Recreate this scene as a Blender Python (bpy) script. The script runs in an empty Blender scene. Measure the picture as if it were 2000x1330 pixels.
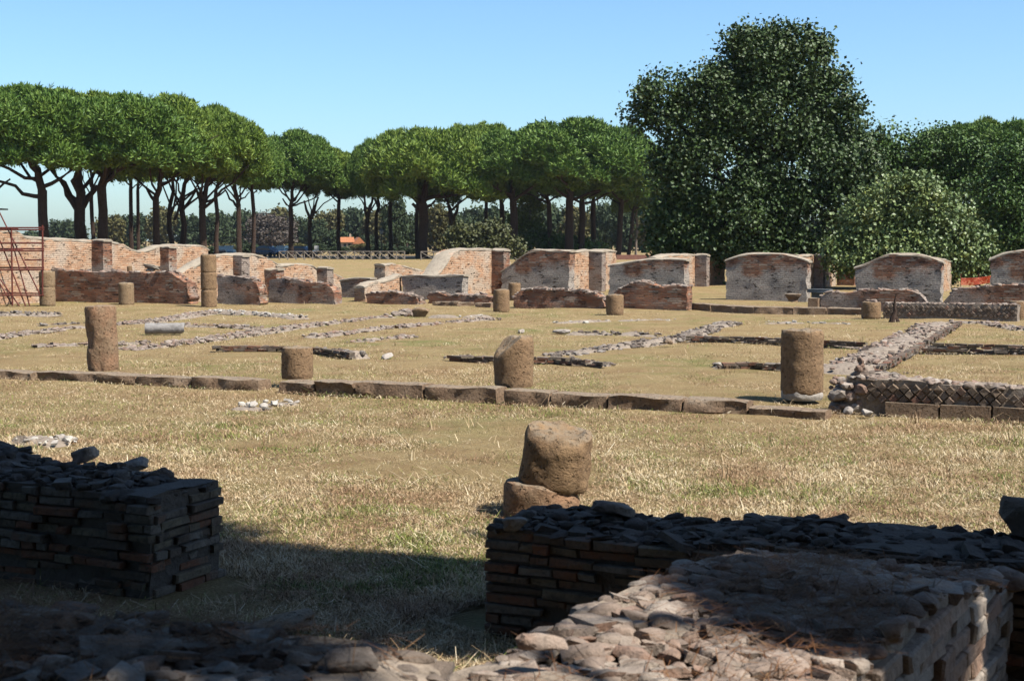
import bpy, bmesh, math, random
import numpy as np
from mathutils import Vector, Matrix
R = math.radians
sc = bpy.context.scene
rng = np.random.default_rng(7)
random.seed(7)

# ------------------------------------------------------------------ camera, sky, sun, exposure
F, CAMH = 2778.0, 2.2                      # focal length in photo pixels, eye height in metres
PITCH = math.atan(195.0 / F)
cam = bpy.data.cameras.new('camera'); camo = bpy.data.objects.new('camera', cam)
sc.collection.objects.link(camo); sc.camera = camo
camo.location = (0, 0, CAMH); camo.rotation_euler = (math.pi/2 - PITCH, 0, 0)
cam.lens = F/2000*36; cam.sensor_width = 36; cam.clip_start = .1; cam.clip_end = 6000
cam.dof.use_dof = True; cam.dof.focus_distance = 24; cam.dof.aperture_fstop = 6.3

SUN_EL, SUN_AZ = R(55), R(-31)             # azimuth of the direction TO the sun, from +X, anticlockwise
world = bpy.data.worlds.new('World'); sc.world = world; world.use_nodes = True
wn = world.node_tree
sky = wn.nodes.new('ShaderNodeTexSky'); sky.sky_type = 'NISHITA'; sky.sun_disc = False
sky.sun_elevation = SUN_EL; sky.sun_rotation = math.pi/2 - SUN_AZ
sky.air_density = 1.0; sky.dust_density = .85; sky.ozone_density = 6.0
bg = wn.nodes['Background']; bg.inputs['Strength'].default_value = .07
tint = wn.nodes.new('ShaderNodeMix'); tint.data_type = 'RGBA'; tint.blend_type = 'MULTIPLY'; tint.inputs[0].default_value = 1
tint.inputs[7].default_value = (1.04, 1.19, 1.24, 1)          # white balance of the sky
wn.links.new(sky.outputs[0], tint.inputs[6]); wn.links.new(tint.outputs[2], bg.inputs[0])
sun = bpy.data.lights.new('sun', 'SUN'); suno = bpy.data.objects.new('sun', sun); sc.collection.objects.link(suno)
sun.energy = 5.0; sun.angle = R(.53); sun.color = (1, .95, .87)
sd = Vector((math.cos(SUN_EL)*math.cos(SUN_AZ), math.cos(SUN_EL)*math.sin(SUN_AZ), math.sin(SUN_EL)))
suno.rotation_euler = sd.to_track_quat('Z', 'Y').to_euler()
sc.view_settings.view_transform = 'Standard'; sc.view_settings.look = 'None'
sc.view_settings.exposure = 1.15; sc.view_settings.gamma = 1
sc.cycles.max_bounces = 6; sc.cycles.diffuse_bounces = 3; sc.cycles.transparent_max_bounces = 4

# ------------------------------------------------------------------ pixel helpers
def ray(px, py):
    xc, zc = (px-1000)/F, (665-py)/F
    return np.array([xc, math.cos(PITCH)+zc*math.sin(PITCH), -math.sin(PITCH)+zc*math.cos(PITCH)])
def G(px, py, z=0.0):                      # point of height z seen at a photo pixel
    r = ray(px, py); t = (z-CAMH)/r[2]
    return np.array([r[0]*t, r[1]*t, z])
def P(px, py, Y):                          # point at depth Y
    r = ray(px, py); t = Y/r[1]
    return np.array([r[0]*t, Y, CAMH+r[2]*t])
def ppm(Y): return F/Y
GR = R(25)                                 # the ruin's grid: U runs right and nearer, V runs away and right
U = np.array([math.cos(GR), -math.sin(GR), 0]); V = np.array([math.sin(GR), math.cos(GR), 0])

# ------------------------------------------------------------------ noise
def _h(ix, iy, iz, s):
    n = (ix*374761393 + iy*668265263 + iz*2147483647 + s*974634777) & 0xffffffff
    n = ((n ^ (n >> 13))*1274126177) & 0xffffffff
    return ((n ^ (n >> 16)) & 0xffff)/65535.0
def vnoise(p, s=0):
    p = np.asarray(p, float); i = np.floor(p).astype(np.int64); f = p-i; f = f*f*(3-2*f)
    o = 0
    for a in (0, 1):
        for b in (0, 1):
            for c in (0, 1):
                w = (f[..., 0] if a else 1-f[..., 0])*(f[..., 1] if b else 1-f[..., 1])*(f[..., 2] if c else 1-f[..., 2])
                o = o + w*_h(i[..., 0]+a, i[..., 1]+b, i[..., 2]+c, s)
    return o*2-1
def fbm(p, s=0, o=3):
    p = np.asarray(p, float); r = 0; a = 1
    for k in range(o): r = r + a*vnoise(p*2**k, s+k); a *= .5
    return r

# ------------------------------------------------------------------ mesh helpers
class MB:
    def __init__(s): s.v = []; s.f = []; s.n = 0; s.marks = []
    def add(s, v, f):
        v = np.asarray(v, float).reshape(-1, 3); s.v.append(v)
        s.f.append([np.asarray(q)+s.n for q in f] if isinstance(f, list) else np.asarray(f)+s.n)
        s.n += len(v); return s
    def merge(s, o, k):                     # take in another mesh under material slot k
        s.marks.append((len(s.f), k)); off = s.n; s.v += o.v; s.n += o.n
        for blk in o.f: s.f.append([np.asarray(q)+off for q in blk] if isinstance(blk, list) else blk+off)
        return s
    def mesh(s, name, mat, smooth=False):
        m = bpy.data.meshes.new(name)
        V_ = np.concatenate(s.v) if s.v else np.zeros((0, 3))
        starts, totals, idx, mi = [], [], [], []; c = 0
        for bi, blk in enumerate(s.f):
            cur = 0
            for at, kk in s.marks:
                if bi >= at: cur = kk
            mi.append(np.full(len(blk), cur))
            if isinstance(blk, np.ndarray) and blk.ndim == 2:
                k = blk.shape[1]; n = len(blk)
                starts.append(c+np.arange(n)*k); totals.append(np.full(n, k)); idx.append(blk.ravel()); c += n*k
            else:
                for q in blk:
                    starts.append(np.array([c])); totals.append(np.array([len(q)])); idx.append(np.asarray(q)); c += len(q)
        m.vertices.add(len(V_)); m.vertices.foreach_set('co', V_.astype(np.float32).ravel())
        if idx:
            idx = np.concatenate(idx); st = np.concatenate(starts); to = np.concatenate(totals)
            m.loops.add(len(idx)); m.loops.foreach_set('vertex_index', idx.astype(np.int32))
            m.polygons.add(len(st)); m.polygons.foreach_set('loop_start', st.astype(np.int32)); m.polygons.foreach_set('loop_total', to.astype(np.int32))
            mi = np.concatenate(mi).astype(np.int32)
            m.polygons.foreach_set('use_smooth', (mi == 0)&smooth)
            m.polygons.foreach_set('material_index', mi)
        m.update(calc_edges=True); m.validate()
        for q in (mat if isinstance(mat, (list, tuple)) else [mat]): m.materials.append(q)
        if smooth: m.set_sharp_from_angle(angle=R(42))
        return m
    def build(s, name, mat, parent=None, smooth=False):
        return link(name, s.mesh(name, mat, smooth), parent)
def link(name, data, parent=None, loc=None, rz=0):
    o = bpy.data.objects.new(name, data); sc.collection.objects.link(o)
    if parent is not None: o.parent = parent
    if loc is not None: o.location = loc
    o.rotation_euler[2] = rz
    return o
def tag(o, label, cat, group=None):
    o['label'] = label; o['category'] = cat; o['kind'] = 'thing'
    if group: o['group'] = group
    return o
def empty(name, loc, rz=0):
    o = link(name, None, None, Vector(loc), rz); o.empty_display_size = .2; return o

def box(mb, c, s, jit=0, rz=0):
    q = np.array([[x, y, z] for z in (-.5, .5) for x, y in ((-.5, -.5), (.5, -.5), (.5, .5), (-.5, .5))])*np.array(s)
    if jit: q = q+rng.uniform(-jit, jit, q.shape)
    if rz: q = q@np.array([[math.cos(rz), math.sin(rz), 0], [-math.sin(rz), math.cos(rz), 0], [0, 0, 1]])
    mb.add(q+np.array(c), np.array([[3, 2, 1, 0], [4, 5, 6, 7], [0, 1, 5, 4], [1, 2, 6, 5], [2, 3, 7, 6], [3, 0, 4, 7]]))
def tube(mb, pts, rad, n=8, rough=0, seed=0):
    pts = np.asarray(pts, float); rad = np.broadcast_to(rad, (len(pts),)); rings = []
    for i in range(len(pts)):
        t = pts[min(i+1, len(pts)-1)]-pts[max(i-1, 0)]; t = t/(np.linalg.norm(t)+1e-9)
        a = np.array([1., 0, 0]) if abs(t[0]) < .8 else np.array([0, 1., 0])
        a = a-t*a.dot(t); a /= np.linalg.norm(a); b = np.cross(t, a)
        an = np.arange(n)*2*math.pi/n
        rr = rad[i]*np.ones(n)
        if rough: rr = rr*(1+rough*vnoise(np.stack([np.cos(an)*1.7+seed, np.sin(an)*1.7, np.full(n, i*.7)], -1), seed))
        rings.append(pts[i]+(np.outer(np.cos(an), a)+np.outer(np.sin(an), b))*rr[:, None])
    v = np.concatenate(rings); k = len(pts); f = []
    j = np.arange(n); j2 = (j+1) % n
    q = np.concatenate([np.stack([i*n+j, i*n+j2, (i+1)*n+j2, (i+1)*n+j], -1) for i in range(k-1)])
    mb.add(v, q); base = mb.n-len(v)
    mb.f.append([base+np.arange(n)[::-1], base+(k-1)*n+np.arange(n)])
_bm = bmesh.new(); bmesh.ops.create_icosphere(_bm, subdivisions=2, radius=1)
ICO_V = np.array([v.co[:] for v in _bm.verts]); ICO_F = np.array([[v.index for v in f.verts] for f in _bm.faces]); _bm.free()
_bm = bmesh.new(); bmesh.ops.create_icosphere(_bm, subdivisions=3, radius=1)
ICO3_V = np.array([v.co[:] for v in _bm.verts]); ICO3_F = np.array([[v.index for v in f.verts] for f in _bm.faces]); _bm.free()
_bm = bmesh.new(); bmesh.ops.create_icosphere(_bm, subdivisions=1, radius=1)
ICO1_V = np.array([v.co[:] for v in _bm.verts]); ICO1_F = np.array([[v.index for v in f.verts] for f in _bm.faces]); _bm.free()
def rot3(rz, rx=0, ry=0): return np.array(Matrix.Rotation(rz, 3, 'Z') @ Matrix.Rotation(rx, 3, 'X') @ Matrix.Rotation(ry, 3, 'Y'))
def rock(mb, c, s, seed, lod=1, blocky=.5, rz=None):
    iv, if_ = ((ICO1_V, ICO1_F), (ICO_V, ICO_F), (ICO3_V, ICO3_F))[lod]
    v = iv.copy(); r = np.random.default_rng(seed)
    for k in range(7):                       # broken facets
        n = r.normal(size=3); n /= np.linalg.norm(n); d = r.uniform(.38, .8)
        t = v@n; v = v-np.outer(np.maximum(t-d, 0), n)
    m = np.max(np.abs(v), 1, keepdims=True); v = v*(1-blocky)+blocky*v/np.maximum(m, .5)*.8
    v = v*(1+.14*vnoise(v*1.9+seed % 97, seed % 31))[:, None]
    if lod >= 1: v = v*(1+.07*vnoise(v*4.3+seed % 53, 5))[:, None]
    if lod == 2: v = v*(1+.05*vnoise(v*6+seed % 97, 3))[:, None]
    v = (v*np.array(s)/2*1.15)@rot3(r.uniform(0, 6.3) if rz is None else rz, r.normal()*.15, r.normal()*.15).T
    mb.add(v+np.array(c), if_)

def bit(mb, c, sz, seed, rz=None):
    """one piece of wall rubble: a flat broken stone or a brick fragment"""
    r = np.random.default_rng(seed)
    if r.random() < .72: rock(mb, c, (sz*r.uniform(1.1, 1.6), sz, sz*r.uniform(.4, .8)), seed, 1 if sz > .035 else 0, r.uniform(.3, .8), rz); return
    q = np.array([[x, y, z] for z in (-.5, .5) for x, y in ((-.5, -.5), (.5, -.5), (.5, .5), (-.5, .5))])
    q = q*(1+r.uniform(-.3, .15, q.shape))*np.array([sz*r.uniform(1, 2), sz, sz*r.uniform(.3, .5)])
    q = q@rot3(r.uniform(0, 6.3) if rz is None else rz, r.normal()*.16, r.normal()*.16).T
    mb.add(q+np.array(c), np.array([[3, 2, 1, 0], [4, 5, 6, 7], [0, 1, 5, 4], [1, 2, 6, 5], [2, 3, 7, 6], [3, 0, 4, 7]]))

# ------------------------------------------------------------------ materials
def material(name):
    m = bpy.data.materials.new(name); m.use_nodes = True; nt = m.node_tree
    return m, nt, nt.nodes['Principled BSDF']
class NT:
    def __init__(s, nt): s.nt = nt
    def n(s, t, **kw):
        o = s.nt.nodes.new('ShaderNode'+t)
        for k, v in kw.items(): setattr(o, k, v)
        return o
    def l(s, a, b): s.nt.links.new(a, b)
    def noise(s, vec, scale, detail=4, rough=.6):
        o = s.n('TexNoise'); o.inputs['Scale'].default_value = scale; o.inputs['Detail'].default_value = detail; o.inputs['Roughness'].default_value = rough
        if vec is not None: s.l(vec, o.inputs['Vector'])
        return o.outputs['Fac']
    def ramp(s, fac, stops, interp='LINEAR'):
        o = s.n('ValToRGB'); e = o.color_ramp.elements; o.color_ramp.interpolation = interp
        while len(e) < len(stops): e.new(.5)
        for q, (p, c) in zip(e, stops): q.position = p; q.color = (*c, 1) if len(c) == 3 else c
        s.l(fac, o.inputs[0]); return o.outputs[0]
    def mix(s, fac, a, b, mode='MIX'):
        o = s.n('Mix', data_type='RGBA', blend_type=mode)
        for i, x in ((0, fac), (6, a), (7, b)):
            if hasattr(x, 'is_output'): s.l(x, o.inputs[i])
            else: o.inputs[i].default_value = x if i == 0 else (*x, 1)
        return o.outputs[2]
    def math(s, op, a, b=None, clamp=False):
        o = s.n('Math', operation=op, use_clamp=clamp)
        for i, x in ((0, a), (1, b)):
            if x is None: continue
            if hasattr(x, 'is_output'): s.l(x, o.inputs[i])
            else: o.inputs[i].default_value = x
        return o.outputs[0]
    def bump(s, h, strength, dist, prev=None):
        o = s.n('Bump'); o.inputs['Strength'].default_value = strength; o.inputs['Distance'].default_value = dist
        s.l(h, o.inputs['Height'])
        if prev is not None: s.l(prev, o.inputs['Normal'])
        return o.outputs[0]
    def pos(s): return s.n('NewGeometry').outputs['Position']
    def isl(s): return s.n('NewGeometry').outputs['Random Per Island']
    def objc(s): return s.n('TexCoord').outputs['Object']
    def mapping(s, v, scale=(1, 1, 1), loc=(0, 0, 0)):
        o = s.n('Mapping'); o.inputs['Scale'].default_value = scale; o.inputs['Location'].default_value = loc; s.l(v, o.inputs['Vector']); return o.outputs[0]
def g3(v): return (v, v, v)

def m_ground():
    m, nt, b = material('dry_meadow'); t = NT(nt); p = t.pos()
    fine = t.noise(p, 48, 8, .8); mid = t.noise(p, 2.2, 5, .65); big = t.noise(p, .22, 4, .6)
    st = t.noise(t.mapping(p, (3, 9, 1)), 9, 5, .7)
    c1 = t.ramp(fine, [(.36, (.10, .065, .035)), (.48, (.32, .235, .125)), (.62, (.60, .49, .29))])
    c2 = t.ramp(st, [(.3, (.20, .125, .06)), (.6, (.44, .33, .16))])
    c = t.mix(.45, c1, c2)
    brown = t.ramp(t.noise(p, 1.1, 5, .65), [(.42, g3(0)), (.64, g3(1))])
    c = t.mix(t.math('MULTIPLY', brown, .55), c, t.mix(fine, (.15, .085, .045), (.36, .23, .12)))
    green = t.math('MULTIPLY', t.ramp(big, [(.47, g3(0)), (.66, g3(1))]), t.ramp(t.noise(p, 1.3, 4), [(.4, g3(0)), (.62, g3(1))]))
    c = t.mix(t.math('MULTIPLY', green, .8), c, t.mix(fine, (.08, .10, .025), (.25, .27, .09)))
    t.l(c, b.inputs['Base Color']); b.inputs['Roughness'].default_value = .95; b.inputs['Specular IOR Level'].default_value = .1
    t.l(t.bump(fine, .9, .04, t.bump(mid, .6, .12)), b.inputs['Normal']); return m
def m_blade():
    m, nt, b = material('dry_grass_blades'); t = NT(nt); p = t.pos(); r = t.isl()
    c = t.ramp(r, [(0, (.18, .115, .065)), (.2, (.43, .31, .17)), (.5, (.60, .47, .28)), (.8, (.74, .61, .40)), (1, (.90, .80, .60))])
    g = t.ramp(r, [(0, (.06, .085, .02)), (.5, (.15, .19, .045)), (1, (.33, .36, .10))])
    br = t.ramp(r, [(0, (.13, .07, .045)), (.6, (.38, .22, .13)), (1, (.62, .45, .28))])
    big = t.noise(p, .35, 4, .6); mid = t.noise(p, 1.1, 5, .65)
    gm = t.math('ADD', t.math('MULTIPLY', t.ramp(big, [(.45, g3(0)), (.66, g3(1))]), .75), t.ramp(t.noise(t.mapping(p, loc=(31, 7, 0)), 1.1, 4), [(.54, g3(0)), (.66, g3(1))]), True)
    # each blade decides by its own random number whether it is green
    pick = t.math('LESS_THAN', t.math('FRACT', t.math('MULTIPLY', r, 37.7)), t.math('MULTIPLY', gm, .75))
    c = t.mix(t.math('MULTIPLY', t.ramp(mid, [(.42, g3(0)), (.62, g3(1))]), .9), c, br)
    c = t.mix(pick, c, g)
    t.l(c, b.inputs['Base Color']); b.inputs['Roughness'].default_value = .75; b.inputs['Specular IOR Level'].default_value = .2
    return m
def m_tufa(name, a, bcol, dark, lich=.5):
    m, nt, b = material(name); t = NT(nt); p = t.pos()
    big = t.noise(p, 3.5, 5, .6); fine = t.noise(p, 26, 5, .7); pit = t.noise(p, 21, 2, .5)
    c = t.mix(t.ramp(big, [(.35, g3(0)), (.65, g3(1))]), a, bcol)
    c = t.mix(t.ramp(fine, [(.35, g3(.55)), (.55, g3(0))]), c, dark)
    nz = t.n('SeparateXYZ'); t.l(t.n('NewGeometry').outputs['Normal'], nz.inputs[0])
    li = t.math('MULTIPLY', t.ramp(nz.outputs[2], [(.35, g3(0)), (.8, g3(1))]), t.ramp(t.noise(p, 7, 5, .7), [(.35, g3(0)), (.6, g3(lich))]))
    c = t.mix(li, c, (.34, .33, .27))
    t.l(c, b.inputs['Base Color']); b.inputs['Roughness'].default_value = .95; b.inputs['Specular IOR Level'].default_value = .1
    pr = t.ramp(pit, [(.28, g3(0)), (.40, g3(1))])
    t.l(t.bump(fine, .9, .025, t.bump(pr, .9, .03, t.bump(big, .5, .06))), b.inputs['Normal']); return m
def m_brick(name, pal, grey, greyamt, zfade=None, w=.32, h=.074, seed=0, mortar=(.32, .27, .22)):
    """weathered brickwork: running courses in wall-local X+Y / Z, per-brick colours, lost bricks, pale mortar smear"""
    m, nt, b = material(name); t = NT(nt); o = t.objc()
    s = t.n('SeparateXYZ'); t.l(o, s.inputs[0])
    wob = t.math('MULTIPLY', t.math('SUBTRACT', t.noise(o, 1.2, 2), .5), .05)
    cb = t.n('CombineXYZ'); t.l(t.math('ADD', s.outputs[0], s.outputs[1]), cb.inputs[0]); t.l(t.math('ADD', s.outputs[2], wob), cb.inputs[1])
    bt = t.n('TexBrick'); t.l(cb.outputs[0], bt.inputs['Vector'])
    for k, v in (('Scale', 1), ('Brick Width', w), ('Row Height', h), ('Mortar Size', .010), ('Mortar Smooth', .3), ('Bias', 0)): bt.inputs[k].default_value = v
    bt.inputs['Color1'].default_value = (0, 0, 0, 1); bt.inputs['Color2'].default_value = (1, 1, 1, 1); bt.inputs['Mortar'].default_value = (.5, .5, .5, 1)
    bt.offset = .5
    rnd = bt.outputs['Color']; mo = bt.outputs['Fac']
    med = t.noise(t.mapping(o, (1, 1, 3), (seed, 0, 0)), 1.5, 5, .65)
    x = t.math('ADD', t.math('MULTIPLY', rnd, .62), t.math('MULTIPLY', t.math('SUBTRACT', med, .3), 1.0))
    c = t.ramp(x, pal)
    pg = t.noise(t.mapping(o, (1, 1, 1.3), (seed*3, 5, 0)), .75, 4, .6)
    if zfade:
        zz = t.math('MULTIPLY', t.math('SUBTRACT', zfade[0], s.outputs[2]), zfade[1])
        pg = t.math('ADD', pg, zz)
    gm = t.math('MULTIPLY', t.ramp(pg, [(.56-greyamt*.22, g3(0)), (.66-greyamt*.18, g3(1))]), .85)
    sp = t.noise(o, 17, 4, .7)
    c = t.mix(gm, c, t.mix(t.ramp(sp, [(.4, g3(0)), (.6, g3(1))]), tuple(.62*q for q in grey), grey))
    c = t.mix(t.math('MULTIPLY', t.math('MULTIPLY', t.math('MULTIPLY', mo, t.math('SUBTRACT', 1.0, t.math('MULTIPLY', gm, .8))), t.ramp(t.noise(o, 2.2, 3), [(.4, g3(0)), (.6, g3(1))])), .8), c, mortar)
    hole = t.math('MULTIPLY', t.ramp(t.noise(t.mapping(o, (1, 1, 2.6), (seed, 2, 1)), 3.0, 4, .75), [(.585, g3(0)), (.62, g3(1))]), t.math('GREATER_THAN', rnd, .25))
    c = t.mix(t.math('MULTIPLY', hole, .85), c, (.07, .05, .038))
    c = t.mix(t.math('MULTIPLY', t.ramp(sp, [(.3, g3(1)), (.45, g3(0))]), .5), c, (.13, .10, .085))
    t.l(c, b.inputs['Base Color']); b.inputs['Roughness'].default_value = .95; b.inputs['Specular IOR Level'].default_value = .1
    hh = t.math('SUBTRACT', t.math('MULTIPLY', t.math('SUBTRACT', t.math('MULTIPLY', rnd, .5), mo), t.math('SUBTRACT', 1.0, t.math('MULTIPLY', gm, .75))), t.math('MULTIPLY', hole, 2.5))
    t.l(t.bump(sp, .6, .03, t.bump(hh, 1, .05)), b.inputs['Normal']); return m
def m_speck(name, cols, scale=14, island=True, bump=.03, rough=.95, dark=(.10, .08, .065)):
    m, nt, b = material(name); t = NT(nt); p = t.pos()
    n1 = t.noise(p, scale, 5, .7); n2 = t.noise(p, scale*.15, 4, .6)
    x = t.math('ADD', t.math('MULTIPLY', t.isl(), .65), t.math('MULTIPLY', n2, .45)) if island else t.math('ADD', t.math('MULTIPLY', n2, .7), t.math('MULTIPLY', n1, .3))
    k = len(cols); c = t.ramp(x, [(.1+.8*i/(k-1), q) for i, q in enumerate(cols)])
    c = t.mix(t.math('MULTIPLY', t.ramp(n1, [(.33, g3(1)), (.52, g3(0))]), .6), c, dark)
    t.l(c, b.inputs['Base Color']); b.inputs['Roughness'].default_value = rough; b.inputs['Specular IOR Level'].default_value = .15
    t.l(t.bump(n1, .8, bump), b.inputs['Normal']); return m
def m_leaf(name, cols, rough=.5, spec=.4, scale=.5, trans=0.0):
    m, nt, b = material(name); t = NT(nt); p = t.objc()
    x = t.math('ADD', t.math('MULTIPLY', t.isl(), .38), t.math('MULTIPLY', t.noise(p, scale, 3, .6), .66))
    k = len(cols); t.l(t.ramp(x, [(.12+.76*i/(k-1), q) for i, q in enumerate(cols)]), b.inputs['Base Color'])
    b.inputs['Roughness'].default_value = rough; b.inputs['Specular IOR Level'].default_value = spec
    return m
def m_plain(name, c, rough=.6, metal=0, c2=None, scale=20, bump=0):
    m, nt, b = material(name); t = NT(nt); b.inputs['Roughness'].default_value = rough; b.inputs['Metallic'].default_value = metal
    n = t.noise(t.objc(), scale, 4, .65)
    t.l(t.mix(t.ramp(n, [(.35, g3(0)), (.65, g3(1))]), c, c2 or tuple(.75*q for q in c)), b.inputs['Base Color'])
    if bump: t.l(t.bump(n, .6, bump), b.inputs['Normal'])
    return m

REDPAL = [(.08, (.08, .05, .04)), (.25, (.24, .13, .09)), (.42, (.40, .19, .12)), (.55, (.30, .19, .135)), (.68, (.50, .24, .14)), (.8, (.50, .40, .31)), (.95, (.20, .15, .12))]
LITPAL = [(.06, (.24, .13, .085)), (.2, (.54, .31, .19)), (.36, (.72, .48, .32)), (.55, (.68, .39, .235)), (.7, (.80, .58, .41)), (.88, (.58, .35, .22)), (.97, (.42, .31, .23))]  # paler palette for the sun-facing walls, sunlight put into the colour
M = dict(
    ground=m_ground(), blade=m_blade(),
    tufa=m_tufa('brown_tufa', (.40, .27, .16), (.33, .215, .13), (.16, .105, .07)),
    tufa_red=m_tufa('red_tufa', (.42, .25, .155), (.36, .26, .17), (.16, .095, .065)),
    tufa_pale=m_tufa('pale_tufa', (.41, .30, .19), (.36, .25, .15), (.2, .14, .09)),
    kerb=m_tufa('kerb_tufa', (.33, .24, .165), (.27, .18, .12), (.12, .085, .06), .4),
    brick_red=m_brick('red_brickwork', REDPAL, (.46, .40, .34), .2, seed=1),
    brick_mix=m_brick('mixed_brickwork', REDPAL, (.50, .43, .37), .6, seed=4),
    brick_grey=m_brick('lime_smeared_brickwork', REDPAL, (.62, .57, .50), .55, (1.15, .42), seed=7),
    brick_lit=m_brick('sunlit_tone_brickwork', LITPAL, (.80, .66, .52), .4, seed=11),  # lit version of the brickwork, toned up for walls facing the sun
    coping=m_speck('lime_coping', [(.38, .32, .245), (.48, .41, .32), (.32, .27, .205)], 7, False, .03, dark=(.24, .20, .155)),
    rubble=m_speck('rubble_stones', [(.20, .145, .11), (.37, .29, .24), (.32, .25, .205), (.45, .385, .325), (.34, .22, .165), (.54, .475, .41)], 14, True),
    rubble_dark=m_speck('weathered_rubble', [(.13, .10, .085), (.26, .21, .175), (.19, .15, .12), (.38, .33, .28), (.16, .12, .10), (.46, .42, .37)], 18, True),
    rubble_black=m_speck('shade_dark_rubble', [(.06, .05, .042), (.12, .10, .085), (.08, .062, .05), (.22, .19, .165), (.07, .055, .045), (.16, .13, .11)], 22, True, dark=(.03, .025, .02)),  # stones coloured darker to deepen the shade on the foreground walls
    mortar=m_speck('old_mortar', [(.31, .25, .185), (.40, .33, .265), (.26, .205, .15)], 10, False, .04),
    mortar_dark=m_speck('dark_mortar', [(.10, .083, .07), (.15, .125, .105), (.08, .066, .055)], 12, False, .04),  # mortar kept dark to deepen the same shaded walls
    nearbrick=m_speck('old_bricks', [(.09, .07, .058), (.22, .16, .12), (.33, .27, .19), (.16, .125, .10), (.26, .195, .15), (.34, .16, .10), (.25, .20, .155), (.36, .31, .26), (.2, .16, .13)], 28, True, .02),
    palebrick=m_speck('pale_mortared_bricks', [(.50, .42, .33), (.44, .29, .21), (.56, .48, .40), (.40, .35, .30), (.52, .38, .28)], 16, True, .03),
    retic=m_speck('tufa_diamonds', [(.17, .12, .09), (.27, .20, .145), (.22, .17, .13), (.33, .26, .2), (.29, .16, .115)], 24, True, .02),
    white=m_speck('white_stone', [(.52, .47, .41), (.66, .62, .55), (.42, .36, .31)], 16, True, .02, dark=(.3, .26, .22)),
    marble=m_speck('grey_marble', [(.24, .22, .205), (.40, .375, .35), (.30, .28, .265)], 5, False, .03, .85, dark=(.14, .13, .12)),
    slab=m_speck('dark_slab', [(.16, .18, .18), (.22, .24, .24), (.13, .14, .14)], 9, False, .01, .6),
    bark=m_speck('pine_bark', [(.05, .034, .026), (.085, .056, .042), (.036, .026, .02)], 5, False, .06, dark=(.02, .015, .012)),
    barklit=m_speck('sunlit_tone_bark', [(.32, .27, .22), (.26, .21, .17)], 5, False, .05),  # bark coloured pale to stand for sunlight on one trunk
    pine=m_leaf('pine_needles', [(.04, .08, .016), (.12, .20, .034), (.23, .325, .058), (.38, .45, .10)], .6, .25, .35),
    pineb=m_leaf('pine_needles_deep', [(.035, .075, .016), (.09, .175, .032), (.175, .28, .055), (.28, .37, .085)], .6, .25, .35),
    plane=m_leaf('broad_glossy_leaves', [(.022, .045, .011), (.045, .085, .02), (.075, .125, .03), (.12, .165, .05)], .55, .35, .5),
    fig=m_leaf('pale_green_leaves', [(.10, .165, .055), (.17, .25, .085), (.25, .33, .11), (.42, .44, .11)], .5, .4, .8),
    laurel=m_leaf('laurel_leaves', [(.028, .06, .014), (.05, .10, .02), (.08, .145, .028), (.13, .20, .038)], .55, .25, .4),
    oliv=m_leaf('olive_green_leaves', [(.05, .06, .02), (.09, .10, .03), (.14, .14, .045)], .6, .3, .3),
    woodleaf=m_leaf('woodland_leaves', [(.03, .05, .022), (.05, .075, .03), (.075, .10, .038)], .7, .2, .25),
    woodgold=m_leaf('yellowing_leaves', [(.09, .09, .03), (.13, .12, .042), (.17, .145, .055)], .7, .2, .25),
    twig=m_leaf('bare_twigs', [(.10, .085, .07), (.15, .125, .105), (.19, .16, .14)], .8, .1, .4),
    rust=m_plain('rusted_steel', (.24, .055, .035), .6, .3, (.14, .04, .028)),
    darksteel=m_plain('dark_steel', (.03, .035, .03), .5, .4),
    wood=m_plain('grey_timber', (.36, .31, .25), .85, 0, (.22, .18, .14)),
    orange=m_plain('orange_plastic', (.8, .11, .03), .45, 0, (.7, .09, .03)),
    roof=m_plain('roof_tiles', (.56, .23, .10), .8, 0, (.42, .16, .07), 4),
    plaster=m_plain('cream_plaster', (.55, .44, .32), .9, 0, (.46, .36, .27), 2),
    navy=m_plain('dark_blue_paint', (.012, .02, .06), .25, .3), teal=m_plain('light_blue_paint', (.03, .07, .13), .3, .3), black=m_plain('black_paint', (.012, .013, .017), .25, .3),
    glass=m_plain('car_glass', (.03, .05, .07), .08), tyre=m_plain('tyre_rubber', (.015, .015, .015), .9), whitep=m_plain('white_paint', (.75, .75, .73), .5),
    asphalt=m_speck('asphalt', [(.05, .05, .05), (.065, .063, .06), (.045, .045, .045)], 6, False, .01),
    needle=m_speck('fallen_pine_needles', [(.08, .035, .018), (.17, .075, .036), (.25, .12, .058), (.36, .22, .12)], 30, True, .005, dark=(.1, .05, .02)),
    redtile=m_plain('red_brick_kerb', (.34, .16, .11), .9, 0, (.24, .11, .08), 6),
    lampglass=m_plain('frosted_glass', (.7, .72, .7), .4),
)

# ------------------------------------------------------------------ ground
def axis(a, b, near0, near1, s, grow=1.25):
    x = list(np.arange(near0, near1, s)); st = s
    while x[-1] < b: st *= grow; x.append(x[-1]+st)
    st = s; 
    while x[0] > a: st *= grow; x.insert(0, x[0]-st)
    return np.array(x)
gx = axis(-3500, 3500, -26, 26, .4); gy = axis(-200, 5000, 3, 60, .4)
XX, YY = np.meshgrid(gx, gy); pp = np.stack([XX, YY, 0*XX], -1)
zz = (.035*fbm(pp*.35, 5, 3)+.02*vnoise(pp*1.3, 9)-.04)*np.clip((140-YY)/80, 0, 1)
g = MB(); n = len(gx); i = np.arange(len(gy)-1)[:, None]*n+np.arange(n-1)[None, :]
g.add(np.stack([XX, YY, zz], -1).reshape(-1, 3), np.stack([i, i+1, i+n+1, i+n], -1).reshape(-1, 4))
go = g.build('ground', M['ground'], smooth=True); go['kind'] = 'structure'
foot = []                                   # footprints that carry no grass: (p0, p1, half width)

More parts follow.
